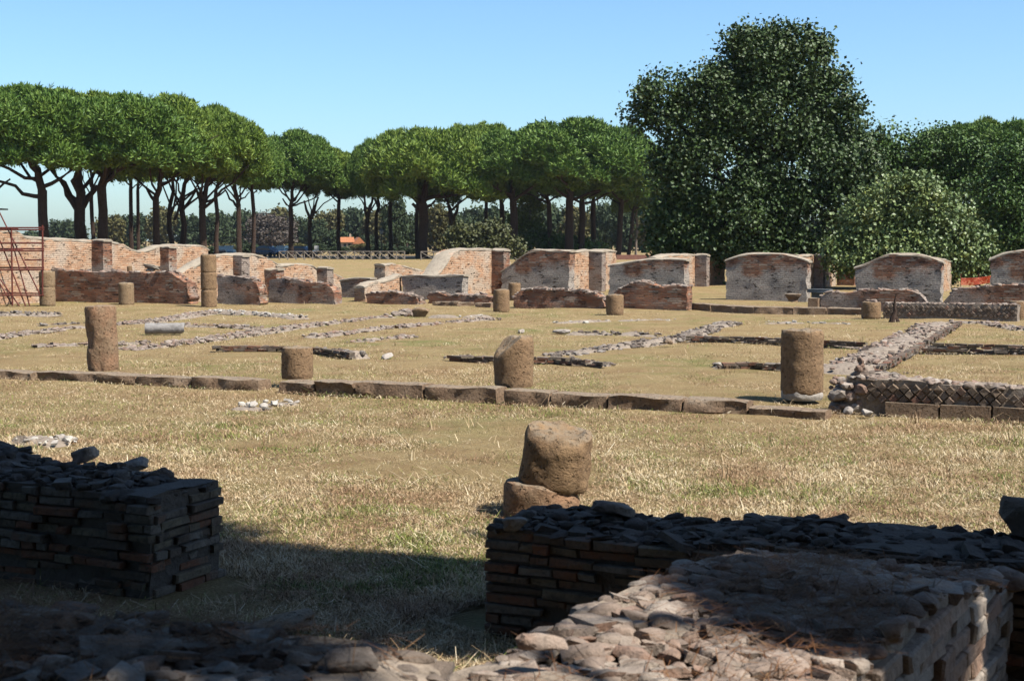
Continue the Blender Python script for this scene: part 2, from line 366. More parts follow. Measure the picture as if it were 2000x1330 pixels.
# ------------------------------------------------------------------ ruin walls
def prof_from_px(o, X, pts):
    out = []
    for px, py in pts:
        r = ray(px, py); A = np.array([[X[0], -r[0]], [X[1], -r[1]]]); s, t = np.linalg.solve(A, -np.array([o[0], o[1]]))
        out.append((s, CAMH+r[2]*t))
    return out
def wall_mesh(mb, prof, T, seed=0, step=.16, amp=.02, jag=.06, topn=.03, z0=-.06):
    s = np.array([p[0] for p in prof]); h = np.array([p[1] for p in prof])
    n = max(4, int((s[-1]-s[0])/step)); xs = np.linspace(s[0], s[-1], n+1)
    hs = np.interp(xs, s, h); hs = hs+topn*vnoise(np.stack([xs*2.3, xs*0, xs*0+seed], -1), seed)
    if topn > .035: hs = hs+.07*np.round(1.6*vnoise(np.stack([xs*1.1, xs*0+3, xs*0+seed], -1), seed+1))/1.6*np.minimum(1, hs/.5)
    nz = max(3, int(hs.max()/.14)); ny = max(2, int(T/.14)); k = np.arange(nz+1)/nz
    ring = []
    for kk in k: ring.append((0, kk, 1))
    for j in range(1, ny): ring.append((j/ny, 1, 2))
    for kk in k[::-1]: ring.append((1, kk, 3))
    m = len(ring); ry = np.array([r[0] for r in ring])*T; rk = np.array([r[1] for r in ring])
    X = np.repeat(xs[:, None], m, 1); Y = np.repeat(ry[None], n+1, 0); Z = z0+(hs[:, None]-z0)*rk[None]
    p = np.stack([X, Y, Z], -1)
    d = amp*fbm(p*np.array([2.6, 2.6, 4])+seed*7.3, seed, 3)
    p[..., 1] += d*np.where(ry[None] < T*.5, 1, -1)*(np.abs(ry[None]-T/2) > T*.49)
    e = np.zeros(n+1); e[0] = 1; e[-1] = -1
    jz = jag*(vnoise(np.stack([0*Z, Y*3, np.floor(Z/.06)*.8+seed], -1), seed+3)*.6+.5)
    p[..., 0] += e[:, None]*jz
    mid = (rk[None] == 1)&(ry[None] > .02)&(ry[None] < T-.02)
    p[..., 2] += np.where(mid, .03*vnoise(p*5+seed, seed+8), 0)
    i = np.arange(n)[:, None]*m+np.arange(m-1)[None]; q = np.stack([i, i+m, i+m+1, i+1], -1).reshape(-1, 4)
    mb.add(p.reshape(-1, 3), q); b0 = mb.n-(n+1)*m
    for base, fl in ((b0, 1), (b0+n*m, 0)):
        f = []
        for a in range(m//2):
            qd = [base+a, base+a+1, base+m-2-a, base+m-1-a]
            if len(set(qd)) == 4: f.append(np.array(qd if fl else qd[::-1]))
        mb.f.append(f)
    return xs, hs
def coping_mesh(mb, prof, T, seed, th=.045, ov=.012, crown=.06):
    s = np.array([p[0] for p in prof]); h = np.array([p[1] for p in prof])
    n = max(4, int((s[-1]-s[0])/.14)); xs = np.linspace(s[0]-.03, s[-1]+.03, n+1)
    hs = np.interp(xs, s, h)
    for _ in range(3): hs[1:-1] = .5*hs[1:-1]+.25*(hs[:-2]+hs[2:])
    na = 7; t = np.linspace(0, 1, na); ys = -ov+(T+2*ov)*t
    top = np.array([0, .6, .9, 1, .9, .6, 0])*crown
    yy = np.concatenate([ys, ys[::-1]]); zo = np.concatenate([top, np.full(na, -th)]); m = len(yy)
    p = np.stack([np.repeat(xs[:, None], m, 1), np.repeat(yy[None], n+1, 0), hs[:, None]+zo[None]], -1)
    p[..., 1] += .025*vnoise(p*3.1+seed, seed); p[..., 2] += .03*vnoise(p*2.7+seed, seed+4)
    i = np.arange(n)[:, None]*m; j = np.arange(m); j2 = (j+1) % m
    q = np.stack([i+j, i+j2, i+m+j2, i+m+j], -1).reshape(-1, 4)
    mb.add(p.reshape(-1, 3), q); b0 = mb.n-(n+1)*m
    mb.f.append([b0+j, b0+n*m+j[::-1]])
def ruin(kind, px, base_py, tops, T, mat, label, coping=True, top_rubble=None, spurs=(), group=None, name='ruin_wall', seed=None, amp=.02, jag=.07, z_base=0, base_blocks=None, cop=None):
    """a wall along U ('u', its face towards us) or along V ('v', its face to the right); tops = photo outline of its face"""
    seed = seed if seed is not None else int(px*3+base_py) % 1000
    o = G(px, base_py, z_base); o[2] = 0
    X = U if kind == 'u' else V; rz = -GR if kind == 'u' else math.pi/2-GR
    prof = prof_from_px(o, X, tops); s0 = prof[0][0]
    r = empty(name, o, rz); tag(r, label, 'wall', group)
    mb = MB(); xs, hs = wall_mesh(mb, prof, T, seed, amp=amp, jag=jag, topn=.03 if coping else .05)
    if coping:
        c = MB(); coping_mesh(c, prof, T, seed, *(cop or ())); c.build('coping', M['coping'], r, True)
    if top_rubble:
        c = MB(); L = xs[-1]-xs[0]; nst = int(L*T*top_rubble)
        for k in range(nst):
            x = rng.uniform(xs[0]+.05, xs[-1]-.05); y = rng.uniform(.02, T-.02); sz = rng.uniform(.07, .2)
            bit(c, (x, y, np.interp(x, xs, hs)+sz*.05), sz, int(rng.integers(1e6)), 0)
        mb.merge(c, 1)
    mb.build('brickwork', [mat, M['rubble']] if top_rubble else mat, r, True)
    for (spx0, spx1, spy, dep, smat) in spurs:       # short cross walls butting against a V wall's face
        (a, ha), = prof_from_px(o, V, [(spx0, spy)]); 
        c = MB(); hh = float(np.interp(a, xs, hs)) if kind == 'v' else ha
        # front face spans spx0..spx1 along U from the wall face
        Lu = (spx1-spx0)/ppm(o[1]+a*V[1])/math.cos(GR)*1.0
        wall_mesh(c, [(0, hh-.01), (Lu, hh-.03)], dep, seed+9, amp=.012, jag=.02)
        sp = c.build('cross_wall', smat, r, True); sp.rotation_euler[2] = -math.pi/2; sp.location = (a, 0, 0)
        c = MB(); coping_mesh(c, [(0.06, hh), (Lu, hh-.02)], dep, seed+9); cc = c.build('cross_coping', M['coping'], sp, True)
    foot.append((o[:2]+X[:2]*xs[0], o[:2]+X[:2]*xs[-1], T*.5+.05, (V if kind == 'u' else -U)[:2]*T/2))
    return r

B = M
# --- front row: the broken back wall of the colonnade, left to right
GF = 'broken brick walls along the far side of the court'
ruin('u', 60, 586, [(60, 528), (160, 527), (250, 529), (330, 530), (348, 542), (368, 556), (372, 572)], .55, B['brick_red'], 'long low red brick wall running behind the tall three drum column and the scaffold', False, 14, group=GF, jag=.12)
ruin('u', 421, 591, [(421, 542), (450, 543), (485, 546), (500, 553), (509, 572)], .5, B['brick_mix'], 'dark pitted brick wall end just right of the tall three drum column', False, 14, group=GF, jag=.12)
ruin('u', 522, 589, [(522, 551), (545, 545), (580, 548), (625, 552), (642, 556), (655, 572)], .5, B['brick_mix'], 'low red and grey brick wall with a rounded right shoulder, left of the grassy gap', False, 10, group=GF, jag=.1)
ruin('u', 712, 590, [(712, 577), (725, 572), (770, 570), (812, 577), (820, 584)], .5, B['brick_red'], 'crumbling foot high brick remnant with undercut rubble, right of the grassy gap', False, 40, group=GF, jag=.12)
ruin('u', 832, 590, [(832, 574), (860, 571), (900, 575), (940, 578), (962, 583)], .5, B['brick_red'], 'ragged ankle high brick wall ending at the short column stump', False, 30, group=GF, jag=.12)
ruin('u', 1000, 598, [(1000, 588), (1016, 570), (1045, 562), (1090, 562), (1130, 566), (1162, 575), (1184, 590)], .7, B['brick_red'], 'mound shaped heap of broken brick wall with loose rubble and dry weeds on top', False, 45, group=GF, jag=.15, amp=.06)
ruin('u', 1195, 601, [(1195, 578), (1215, 564), (1240, 556), (1270, 553), (1310, 555), (1343, 562)], .55, B['brick_red'], 'red brick wall with an arched top in front of the grey smeared wall', False, 26, group=GF, jag=.06)
ruin('u', 1600, 603, [(1600, 580), (1618, 569), (1650, 567), (1780, 570), (1797, 576), (1812, 590)], .55, B['brick_mix'], 'striped low brick wall with a level top behind the sapling', False, 12, group=GF, jag=.08)
ruin('u', 1842, 600, [(1842, 590), (1858, 575), (1885, 562), (1920, 559), (2010, 560), (2060, 560)], .55, B['brick_mix'], 'low dark brick wall with a sloping left end at the right border', False, 12, group=GF, jag=.08)
# --- second row: taller walls with pale rounded copings
GS = 'taller brick walls with pale rounded copings'
W = B['brick_lit']; GY = B['brick_grey']; RD = B['brick_mix']
ruin('v', -70, 596, [(-70, 448), (32, 452), (50, 463), (85, 466), (150, 470), (206, 470), (240, 477), (262, 490), (285, 492), (312, 481), (345, 479), (400, 481), (408, 487)], .6, W,
     'long sunlit brick wall with a wavy top at the far left behind the scaffold', spurs=((178, 205, 472, .5, GY), (312, 332, 484, .5, GY)), group=GS)
ruin('v', 346, 592, [(346, 541), (375, 524), (402, 507), (440, 498), (490, 497), (520, 503), (546, 517)], .55, W,
     'hump backed sunlit brick wall with a square pier, right of the tall three drum column', spurs=((455, 474, 502, .5, RD),), group=GS)
ruin('u', 455, 580, [(455, 541), (500, 529), (541, 526)], .5, RD, 'short reddish cross wall with a sloping grey coping in front of the hump backed wall', group=GS)
ruin('v', 541, 580, [(541, 520), (560, 517), (600, 517), (630, 526), (655, 536), (673, 544)], .5, W,
     'low pinkish wall with a smooth rounded coping, left of the grass gap', spurs=((619, 640, 528, .5, RD),), group=GS)
ruin('u', 664, 579, [(664, 547), (680, 544), (722, 544)], .5, RD, 'waist high plain wall with a flat grey coping at the grassy gap', group=GS, cop=(.05, .02, .03))
ruin('v', 752, 560, [(752, 517), (770, 516), (800, 522), (830, 530), (842, 537)], .6, W, 'isolated stub of wall with a rough dark broken end and sloping coping', group=GS)
ruin('v', 712, 588, [(712, 562), (725, 553), (755, 549), (775, 541), (784, 537)], .45, W, 'small curved low wall in shadowless pink brick beside the plastered panel', group=GS)
ruin('u', 783, 583, [(783, 541), (795, 538), (905, 538)], .45, GY, 'low wall panel with a red top band over grey render', group=GS, cop=(.05, .02, .03))
ruin('v', 848, 580, [(848, 545), (868, 520), (885, 496), (900, 488), (950, 487), (990, 491), (997, 496)], .75, W,
     'sunlit wall whose broad pale coping sweeps up from the left, before the dark bush', spurs=((960, 984, 491, .6, B['brick_red']),), group=GS)
ruin('u', 978, 573, [(978, 532), (1000, 517), (1030, 492), (1042, 488), (1113, 491)], .6, B['brick_grey'], 'tall brick wall with a sloping left shoulder above the rubble mound', group=GS)
ruin('v', 1114, 570, [(1114, 491), (1150, 490), (1185, 489), (1204, 490)], .55, W, 'bright wall return with a dark square pier, left of the grey smeared wall', spurs=((1150, 1175, 492, .5, RD),), group=GS)
ruin('u', 1188, 582, [(1188, 519), (1225, 513), (1262, 507), (1300, 506), (1339, 508)], .55, GY, 'grey smeared brick wall with an uneven top standing behind the arched red wall', group=GS)
ruin('v', 1285, 566, [(1285, 505), (1305, 499), (1340, 498), (1375, 499), (1395, 505), (1416, 513)], .55, W, 'sunlit wall peeping over and right of the grey smeared wall', spurs=((1357, 1379, 501, .5, RD),), group=GS)
ruin('u', 1417, 584, [(1417, 510), (1430, 503), (1452, 497), (1490, 496), (1530, 497), (1553, 502), (1578, 511)], .6, GY, 'broad grey brick wall with a low gabled top and shadow on its left', group=GS)
ruin('v', 1560, 566, [(1560, 500), (1590, 499), (1610, 502), (1612, 522), (1633, 529)], .5, W, 'stepped narrow wall end right of the broad gabled wall', spurs=((1590, 1607, 501, .5, RD),), group=GS)
ruin('u', 1634, 556, [(1634, 530), (1670, 529)], .5, B['brick_red'], 'low brown wall in the shade before the fig bush', group=GS, cop=(.04, .01, .02))
ruin('u', 1669, 592, [(1669, 525), (1700, 513), (1722, 502), (1738, 498), (1790, 498), (1815, 503), (1841, 513)], .55, GY, 'red topped grey based wall with a humped coping and ragged right corner', group=GS)
ruin('v', 1832, 570, [(1832, 505), (1850, 508), (1859, 512)], .5, W, 'thin sliver of wall just behind the ragged right corner of the humped wall', group=GS)
ruin('u', 1933, 592, [(1933, 507), (1950, 499), (1975, 492), (2060, 489)], .6, GY, 'last tall wall with a rising coping at the right border', group=GS)

# ------------------------------------------------------------------ columns
def lathe(mb, rad, h, seed, top_slope=0, slope_dir=0, er=.03, chips=0, n=40, taper=0, tilt=(0, 0), z0=0, topbump=.02):
    k = max(6, int(h/.035)); z = np.linspace(0, 1, k+1); an = np.arange(n)*2*math.pi/n
    A, Z = np.meshgrid(an, z); ct, st = np.cos(A), np.sin(A)
    hh = h*(1-top_slope*np.clip((ct*math.cos(slope_dir)+st*math.sin(slope_dir)+.15), 0, 1.2)**1.3)
    zz = Z*hh
    p = np.stack([ct*2.2, st*2.2, zz/rad*1.6], -1)+seed*3.7
    r = rad*(1-taper*Z)*(1+er*fbm(p, seed, 4))
    r *= 1-np.exp(-(hh-zz)/.018)*0-np.clip(.05-(hh-zz), 0, 1)/.05*.07*(1+vnoise(p*2, seed+2))
    r *= 1-np.clip(.04-zz, 0, 1)/.04*.05*(1+vnoise(p*2, seed+5))
    if chips:
        cn = vnoise(p*.75+9, seed+11); r *= 1-chips*np.clip(cn-.25, 0, 1)
    pit = vnoise(p*4, seed+21); r *= 1-.035*np.clip(pit-.45, 0, 1)*2
    v = np.stack([r*ct, r*st, zz], -1).reshape(-1, 3); nr = k+1
    rows = [v]; j = np.arange(n); j2 = (j+1) % n
    q = [np.stack([i*n+j, i*n+j2, (i+1)*n+j2, (i+1)*n+j], -1) for i in range(k)]
    last = v[-n:]
    for fct in (.8, .5, .2):
        c = last.mean(0); w = c+(last-c)*fct; w[:, 2] += topbump*vnoise(w*9+seed, seed)+.01
        i = nr-1; rows.append(w); q.append(np.stack([i*n+j, i*n+j2, (i+1)*n+j2, (i+1)*n+j], -1)); nr += 1
    v = np.concatenate(rows)
    v = v@np.array(Matrix.Rotation(tilt[0], 3, 'X') @ Matrix.Rotation(tilt[1], 3, 'Y')).T+np.array([0, 0, z0])
    mb.add(v, np.concatenate(q)); b0 = mb.n-len(v)
    mb.f.append([b0+(nr-1)*n+j, b0+j[::-1]])
def column(px, base_py, top_py, w, label, mat='tufa', z0=0.0, drums=(), seed=None, sink=.03, cat='column', group=None, **kw):
    seed = seed or int(px) % 89+1
    o = G(px, base_py, z0); rad = w/2/ppm(o[1]); o[1] += rad; rad = w/2/ppm(o[1])
    top = P(px, top_py, o[1])[2]; h = top-z0
    r = empty('column_stump' if cat == 'column' else 'column_drum', (o[0], o[1], z0)); tag(r, label, cat, group)
    cuts = [0]+[float(P(px, d, o[1]-rad)[2]-z0) for d in sorted(drums, reverse=True)]+[h]
    for a, b in zip(cuts[:-1], cuts[1:]):
        m = MB(); last = b == h
        lathe(m, rad*rng.uniform(.975, 1.0), b-a-(0 if last else .008)+(sink if a == 0 else 0), seed+int(a*50), z0=a-(sink if a == 0 else 0), **(kw if last else {k: v for k, v in kw.items() if k in ('er',)}))
        m.build('drum' if len(cuts) > 2 else 'shaft', M[mat], r, True)
    foot.append((o[:2], o[:2]+[.01, 0], rad*.93, np.zeros(2)))
    return r
GN, GFAR = 'tufa columns along the near kerb', 'tufa columns along the far colonnade'
column(193, 722, 598, 60, 'tall worn reddish column with a deep notch near its foot', 'tufa_red', .1, seed=5, er=.03, chips=.28, group=GN, tilt=(0, R(-1.5)))
column(576, 738, 679, 63, 'short squat smooth column stump on the near kerb, left of centre', 'tufa', .12, seed=12, er=.018, group=GN)
column(1003, 754, 657, 79, 'column stump with a rounded top broken off aslant', 'tufa', .16, seed=23, er=.035, chips=.1, top_slope=.33, slope_dir=R(200), group=GN, topbump=.05)
c4 = column(1574, 768, 645, 84, 'thick upright column with pitted flank standing beside the diamond stone wall', 'tufa', .13, seed=31, er=.02, chips=.1, group=GN)
o4 = c4.location
m = MB(); lathe(m, .285, .13, 77, er=.05, z0=-.11); m.build('plinth', M['white'], c4, True)
# foreground two-part stump
o5 = G(1052, 1010); r5 = empty('column_stump', (o5[0]+.02, o5[1]+.26, 0)); tag(r5, 'leaning column stump in two pieces standing alone on the grass in the foreground', 'column')
m = MB(); lathe(m, .32, .29, 41, top_slope=.2, slope_dir=R(-10), er=.03, chips=.06, taper=.04, z0=-.05, tilt=(0, R(3))); m.build('lower_drum', M['tufa_red'], r5, True)
m = MB(); lathe(m, .28, .48, 47, top_slope=.16, slope_dir=R(262), er=.065, chips=.1, z0=.19, tilt=(R(3), R(10)), n=56, topbump=.05)
o_ = m.build('upper_drum', M['tufa'], r5, True); o_.location = (.09, .0, 0.02)
foot.append((np.array(r5.location[:2]), np.array(r5.location[:2])+.01, .3, np.zeros(2)))
# far colonnade
column(88, 596, 530, 31, 'two drum column just right of the scaffold', 'tufa_pale', drums=(560,), group=GFAR, er=.015)
column(140, 580, 518, 24, 'slim column close against the red wall, second from the scaffold', 'tufa_pale', group=GFAR, er=.015)
column(243, 594, 553, 30, 'knee high round stump between the slim column and the tall three drum column', 'tufa_pale', group=GFAR, er=.015)
column(253, 580, 520, 10, 'very thin brown pillar against the long red wall', 'tufa', group=GFAR, er=.01)
column(378, 583, 525, 23, 'plain column half hidden behind the tall three drum column', 'tufa_pale', group=GFAR, er=.015)
column(405, 598, 498, 31, 'tall column of three stacked drums rising above the walls', 'tufa', drums=(532, 566), group=GFAR, er=.012)
column(515, 588, 560, 11, 'small dark brown post at the end of the pitted wall', 'tufa', group=GFAR, er=.05)
column(979, 607, 566, 33, 'short column stump at the end of the ragged ankle high wall', 'tufa', group=GFAR, er=.015)
column(1005, 585, 553, 24, 'small stump half hidden behind a shorter nearer one, beside the rubble mound', 'tufa', group=GFAR, er=.015)
column(1202, 613, 576, 35, 'stout stump in front of the arched red wall', 'tufa', group=GFAR, er=.02)
c = column(1706, 621, 590, 38, 'low wide stump beside the bare sapling with pebbles on top', 'tufa', group=GFAR, er=.02)
column(1993, 621, 589, 32, 'stump cut by the right border at the end of the far diamond stone wall', 'tufa', group=GFAR, er=.02)
for k, (x, y, sz, lab) in enumerate(((-.1, 0, .12, 'small stone at the left on top of the low wide stump'), (.04, -.08, .16, 'biggest stone on top of the low wide stump'), (.12, .06, .1, 'tiny stone at the right on top of the low wide stump'))):
    m = MB(); rock(m, (0, 0, .03), (sz*1.4, sz, sz*.7), 400+k, 1); s_ = m.build('loose_stone', M['rubble']); s_.location = (c.location[0]+x, c.location[1]+y, P(1706, 590, c.location[1])[2]); tag(s_, lab, 'stone')

# column drum lying on its side, half-buried drum, bowl-shaped capital, slabs
o = G(318, 652); L = 76/ppm(o[1]); m = MB(); lathe(m, .135, L, 9, er=.05, n=28, topbump=.03, top_slope=.12, slope_dir=R(40))
d = m.build('fallen_column_drum', M['marble'], None, True); d.location = (G(281, 652)[0], o[1]+.15, .115); d.rotation_euler = (0, R(90), R(5)); tag(d, 'grey marble column piece lying on its side in the grass', 'column drum')
o = G(822, 617); m = MB(); rock(m, (0, 0, .02), (.62, .5, .42), 5, 2, .1, 0); d = m.build('buried_drum', M['tufa'], None, True); d.location = o; tag(d, 'brown rounded drum half sunk in the ground beside a rubble heap', 'column drum')
o = G(793, 614); m = MB()
for k in range(40):
    a = rng.normal(size=2)*.22; sz = rng.uniform(.1, .24); rock(m, (a[0], a[1], max(0, .16-.4*np.hypot(*a))), (sz*1.3, sz, sz*.7), 900+k, 0)
hp_ = MB(); rock(hp_, (0, 0, .0), (.85, .6, .26), 31, 2, .1, 0); d = hp_.merge(m, 1).build('rubble_heap', [M['mortar'], M['rubble']], None, True); d.location = o; tag(d, 'small pale heap of rubble beside the half sunk drum', 'rubble heap')
o = G(1552, 600); m = MB(); k = ppm(o[1]); prof = [(.17, 0), (.15, .04), (.16, .08), (.21, .13), (.26, .2), (.27, .25), (.24, .26), (.12, .235)]
an = np.arange(24)*2*math.pi/24; v = np.concatenate([np.stack([r*np.cos(an), r*np.sin(an), np.full(24, z)], -1) for r, z in prof]); v += .012*vnoise(v*12, 3)[:, None]
j = np.arange(24); j2 = (j+1) % 24; m.add(v, np.concatenate([np.stack([i*24+j, i*24+j2, (i+1)*24+j2, (i+1)*24+j], -1) for i in range(len(prof)-1)])); m.f.append([7*24+j])
d = m.build('stone_capital', M['kerb'], None, True); d.location = (o[0], o[1]+.3, .17); tag(d, 'bowl shaped stone capital standing on the far kerb', 'capital')
for (px, py, wpx, label, sd_) in ((110, 517, 34, 'pale upturned stone slab resting on the red wall next to the scaffold', 3), (325, 516, 36, 'pale stone slab resting on the red wall left of the tall three drum column', 8)):
    o = G(px, 586); top = P(px, 529, o[1])[2]; w_ = wpx/ppm(o[1]); m = MB(); rock(m, (0, 0, 0), (w_, .4, .16), sd_, 1, .6, .1)
    rock(m, (-.02, .02, -.1), (w_*.5, .3, .14), sd_+1, 1, .6, .1)
    d = m.build('stone_slab', M['coping']); yy = 52.0; d.location = (P(px, py, o[1]+1)[0], o[1]+(.1 if px < 200 else -1.3), top+.16); tag(d, label, 'stone slab')
o = G(1601, 604); m = MB(); box(m, (0, 0, .0), (.75, .5, .12), .015); box(m, (-.1, .1, -.35), (.35, .3, .58), .02)
d = m.build('stone_table', M['slab']); p_ = P(1601, 568, o[1]+1.2); d.location = (p_[0], o[1]+1.2, p_[2]); d.rotation_euler[2] = -GR; tag(d, 'dark grey slab on a block between the gabled wall and the striped wall', 'stone slab')
o = G(1590, 603); m = MB(); box(m, (0, 0, .14), (.32, .35, .42), .02); d = m.build('tufa_block', M['kerb']); d.location = o; d.rotation_euler[2] = -GR; tag(d, 'upright square tufa block at the left end of the striped wall', 'stone block')

# ------------------------------------------------------------------ kerbs
def kerb(px0, py0, px1, py1, h, depth, label, group, seed, name='kerb_stone'):
    a, b = G(px0, py0), G(px1, py1); d = b-a; L = np.linalg.norm(d); rz = math.atan2(d[1], d[0])
    n = max(6, int(L/.09)); ny, nz = 5, 3; m = MB()
    prof = [(0, t/nz) for t in range(nz+1)]+[(t/ny, 1) for t in range(1, ny)]+[(1, 1-t/nz) for t in range(nz+1)]
    xs = np.linspace(.002, L-.002, n+1); k = len(prof)
    X = np.repeat(xs[:, None], k, 1); Y = np.repeat(np.array([q[0] for q in prof])[None]*depth, n+1, 0); Z = np.repeat(np.array([q[1] for q in prof])[None]*(h+.08)-.08, n+1, 0)
    e = np.ones(n+1); e[0] = e[-1] = .96
    Z = np.where(Z > 0, Z*e[:, None], Z); p = np.stack([X, Y, Z], -1)
    q = p*np.array([3, 3, 5])+seed*3.1
    p[..., 1] += .05*fbm(q*1.6, seed, 4)*np.where(Y < depth*.5, 1, -.6); p[..., 2] += .013*fbm(q*.9+5, seed+3, 4)*(Z > 0)
    edge = ((Y == 0)|(Y == depth))&(Z > h*.9); p[..., 2] -= np.where(edge, .005+.012*(vnoise(q*1.6, seed+6)+.5), 0)
    i = np.arange(n)[:, None]*k+np.arange(k-1)[None]; m.add(p.reshape(-1, 3), np.stack([i, i+k, i+k+1, i+1], -1).reshape(-1, 4))
    b0 = mb0 = m.n-(n+1)*k; m.f.append([b0+np.arange(k)[::-1][::-1], b0+n*k+np.arange(k)[::-1]])
    o = m.build(name, M['kerb'], None, True); o.location = a; o.rotation_euler[2] = rz
    tag(o, label, 'kerb stone', group); v = np.array([-math.sin(rz), math.cos(rz)])
    foot.append((a[:2], b[:2], .07, v*.09)); return o
def kl(px): return 740+(px-192)*.0514
GK = 'tufa blocks of the near kerb'
for (a, b, h, lab) in ((-90, 62, .07, 'nearly buried kerb block at the left border'), (72, 188, .1, 'low kerb block left of the notched reddish column'), (190, 262, .11, 'short kerb block under the notched reddish column'),
        (264, 372, .11, 'kerb block just right of the notched reddish column'), (375, 503, .14, 'long rough kerb block with a ragged right end before the gap'), (545, 612, .13, 'whitish broken kerb block under the squat smooth stump'),
        (615, 690, .17, 'kerb block with a steep dark front right of the squat smooth stump'), (697, 825, .18, 'straight kerb block midway between the squat stump and the slanted stump'), (829, 968, .18, 'kerb block with a vertical joint left of the slanted stump'),
        (985, 1072, .17, 'chipped kerb block under the slanted stump'), (1076, 1183, .16, 'hollowed kerb block right of the slanted stump'), (1187, 1330, .17, 'long kerb block halfway between the slanted stump and the thick pitted column'),
        (1334, 1458, .17, 'kerb block left of the thick column\'s shadow'), (1462, 1612, .09, 'broad kerb block under the thick pitted column')):
    kerb(a, kl(a)+2, b, kl(b)+2, h*.9, .36, lab, GK, int(abs(a)) % 61)
GK2 = 'tufa blocks of the far kerb'
for (a, b, ya, yb, lab) in ((1347, 1386, 602, 605, 'pale short far kerb block beside the arched red wall'), (1388, 1470, 606, 610, 'far kerb block with a dark split left end'), (1472, 1548, 610, 611, 'middle far kerb block left of the bowl shaped capital'),
        (1549, 1612, 611, 612, 'far kerb block under the bowl shaped capital'), (1614, 1690, 612, 614, 'cracked grey far kerb block below the striped wall')):
    kerb(a, ya, b, yb, .17, .5, lab, GK2, int(a) % 53)
for (a, b, ya, yb, lab) in ((845, 893, 594, 595, 'left end block of the footing under the ragged ankle high wall'), (895, 926, 596, 596, 'middle block of the footing under the ragged ankle high wall'), (928, 958, 597, 598, 'right end block of the footing under the ragged ankle high wall')):
    kerb(a, ya, b, yb, .1, .3, lab, 'footing blocks under the ragged wall', int(a) % 53)

# ------------------------------------------------------------------ diamond-stone (net pattern) walls
def retic(px0, py0, px1, top0, top1, label, base=.0, seed=1, T=.45, broken=0, z_base=0):
    a = G(px0, py0); X = U
    (L, _), = prof_from_px(a, X, [(px1, py0)]); h0 = P(px0, top0, a[1])[2]; e = a+X*L; h1 = P(px1, top1, e[1])[2]
    r = empty('diamond_stone_wall', a, -GR); tag(r, label, 'wall')
    core = MB(); wall_mesh(core, [(0, h0), (L*.5, (h0+h1)/2), (L, h1)], T, seed, amp=.02, jag=.05, topn=.03); d = .070; st = MB(); row = 0; z = base+d
    while z < max(h0, h1)-.02:
        x = d+(d if row % 2 else 0)
        while x < L-.05:
            if z < h0+(h1-h0)*x/L-d*.7 and not (broken and x < broken*(1.2-z) and rng.random() < .85) and rng.random() > .03:
                s_ = d*.90; q = []
                for f_, y in ((1, .03), (.98, -.022), (.84, -.034)):
                    for ax, az in ((-1, 0), (0, -1), (1, 0), (0, 1)): q.append((x+ax*s_*f_+rng.normal()*.004, y+rng.normal()*.004, z+az*s_*f_+rng.normal()*.004))
                k = np.arange(4); k2 = (k+1) % 4; pr = rng.normal()*.008; q = np.array(q); q[:, 1] += pr
                st.add(q, [np.array(f) for f in np.concatenate([np.stack([i*4+k, i*4+k2, (i+1)*4+k2, (i+1)*4+k], -1) for i in range(2)])]+[np.array([8, 9, 10, 11])])
            x += 2*d
        z += d; row += 1
    st.build('diamond_facing', M['retic'], r)
    tp = MB()
    for k in range(int(L*60)):
        x = rng.uniform(.02, L); y = rng.uniform(0, T); sz = rng.uniform(.03, .10); bit(tp, (x, y, h0+(h1-h0)*x/L+.01), sz*1.1, int(rng.integers(1e6)))
    core.merge(tp, 1).build('mortar_core', [M['mortar'], M['rubble']], r, True)
    foot.append((a[:2], e[:2], T/2+.04, V[:2]*T/2)); return r, L, h0
rw, L_, h_ = retic(1648, 800, 2080, 737, 768, 'low wall faced with dark diamond set stones, right foreground of the court', base=.10, seed=3, broken=.25)
for k, (x0, x1) in enumerate(((.55, 1.22), (1.24, 1.84), (1.86, 2.6), (2.62, 3.4))):
    m = MB(); box(m, ((x0+x1)/2, -.02, .03), (x1-x0, .18, .2), .012); m.build('footing_block', M['kerb'], rw)
m = MB()                                    # torn left end of that wall
for k in range(70):
    x = abs(rng.normal()*.22); z = rng.uniform(.0, .42)*(1-x*.6); sz = rng.uniform(.06, .17); rock(m, (x-.18, rng.uniform(-.08, .4), z), (sz*1.3, sz, sz*.9), 1300+k, 1)
for k in range(14): rock(m, (.20+rng.normal()*.03, .1+rng.normal()*.04, .40+k*.02), (.15-k*.006, .13-k*.006, .09), 1500+k, 1)
m.build('torn_end', M['rubble'], rw)
retic(1722, 619, 1990, 593, 596, 'far low wall of diamond set stones between the low wide stump and the right border', base=.02, seed=5)
GLS = 'white stones fallen below the torn wall end'
for k, (px, py, s_, lab) in enumerate(((1671, 800, .2, 'largest white stone fallen below the torn end of the diamond stone wall'), (1657, 806, .13, 'small white stone left of the largest fallen one'), (1695, 812, .16, 'flat white stone lying rightmost in the grass below the torn wall end'), (1636, 797, .16, 'white stone at the foot of the thick pitted column'))):
    m = MB(); rock(m, (0, 0, s_*.22), (s_*1.2, s_, s_*.75), 60+k, 1); o = m.build('fallen_stone', M['white'], None, False); o.location = G(px, py); tag(o, lab, 'stone', GLS)

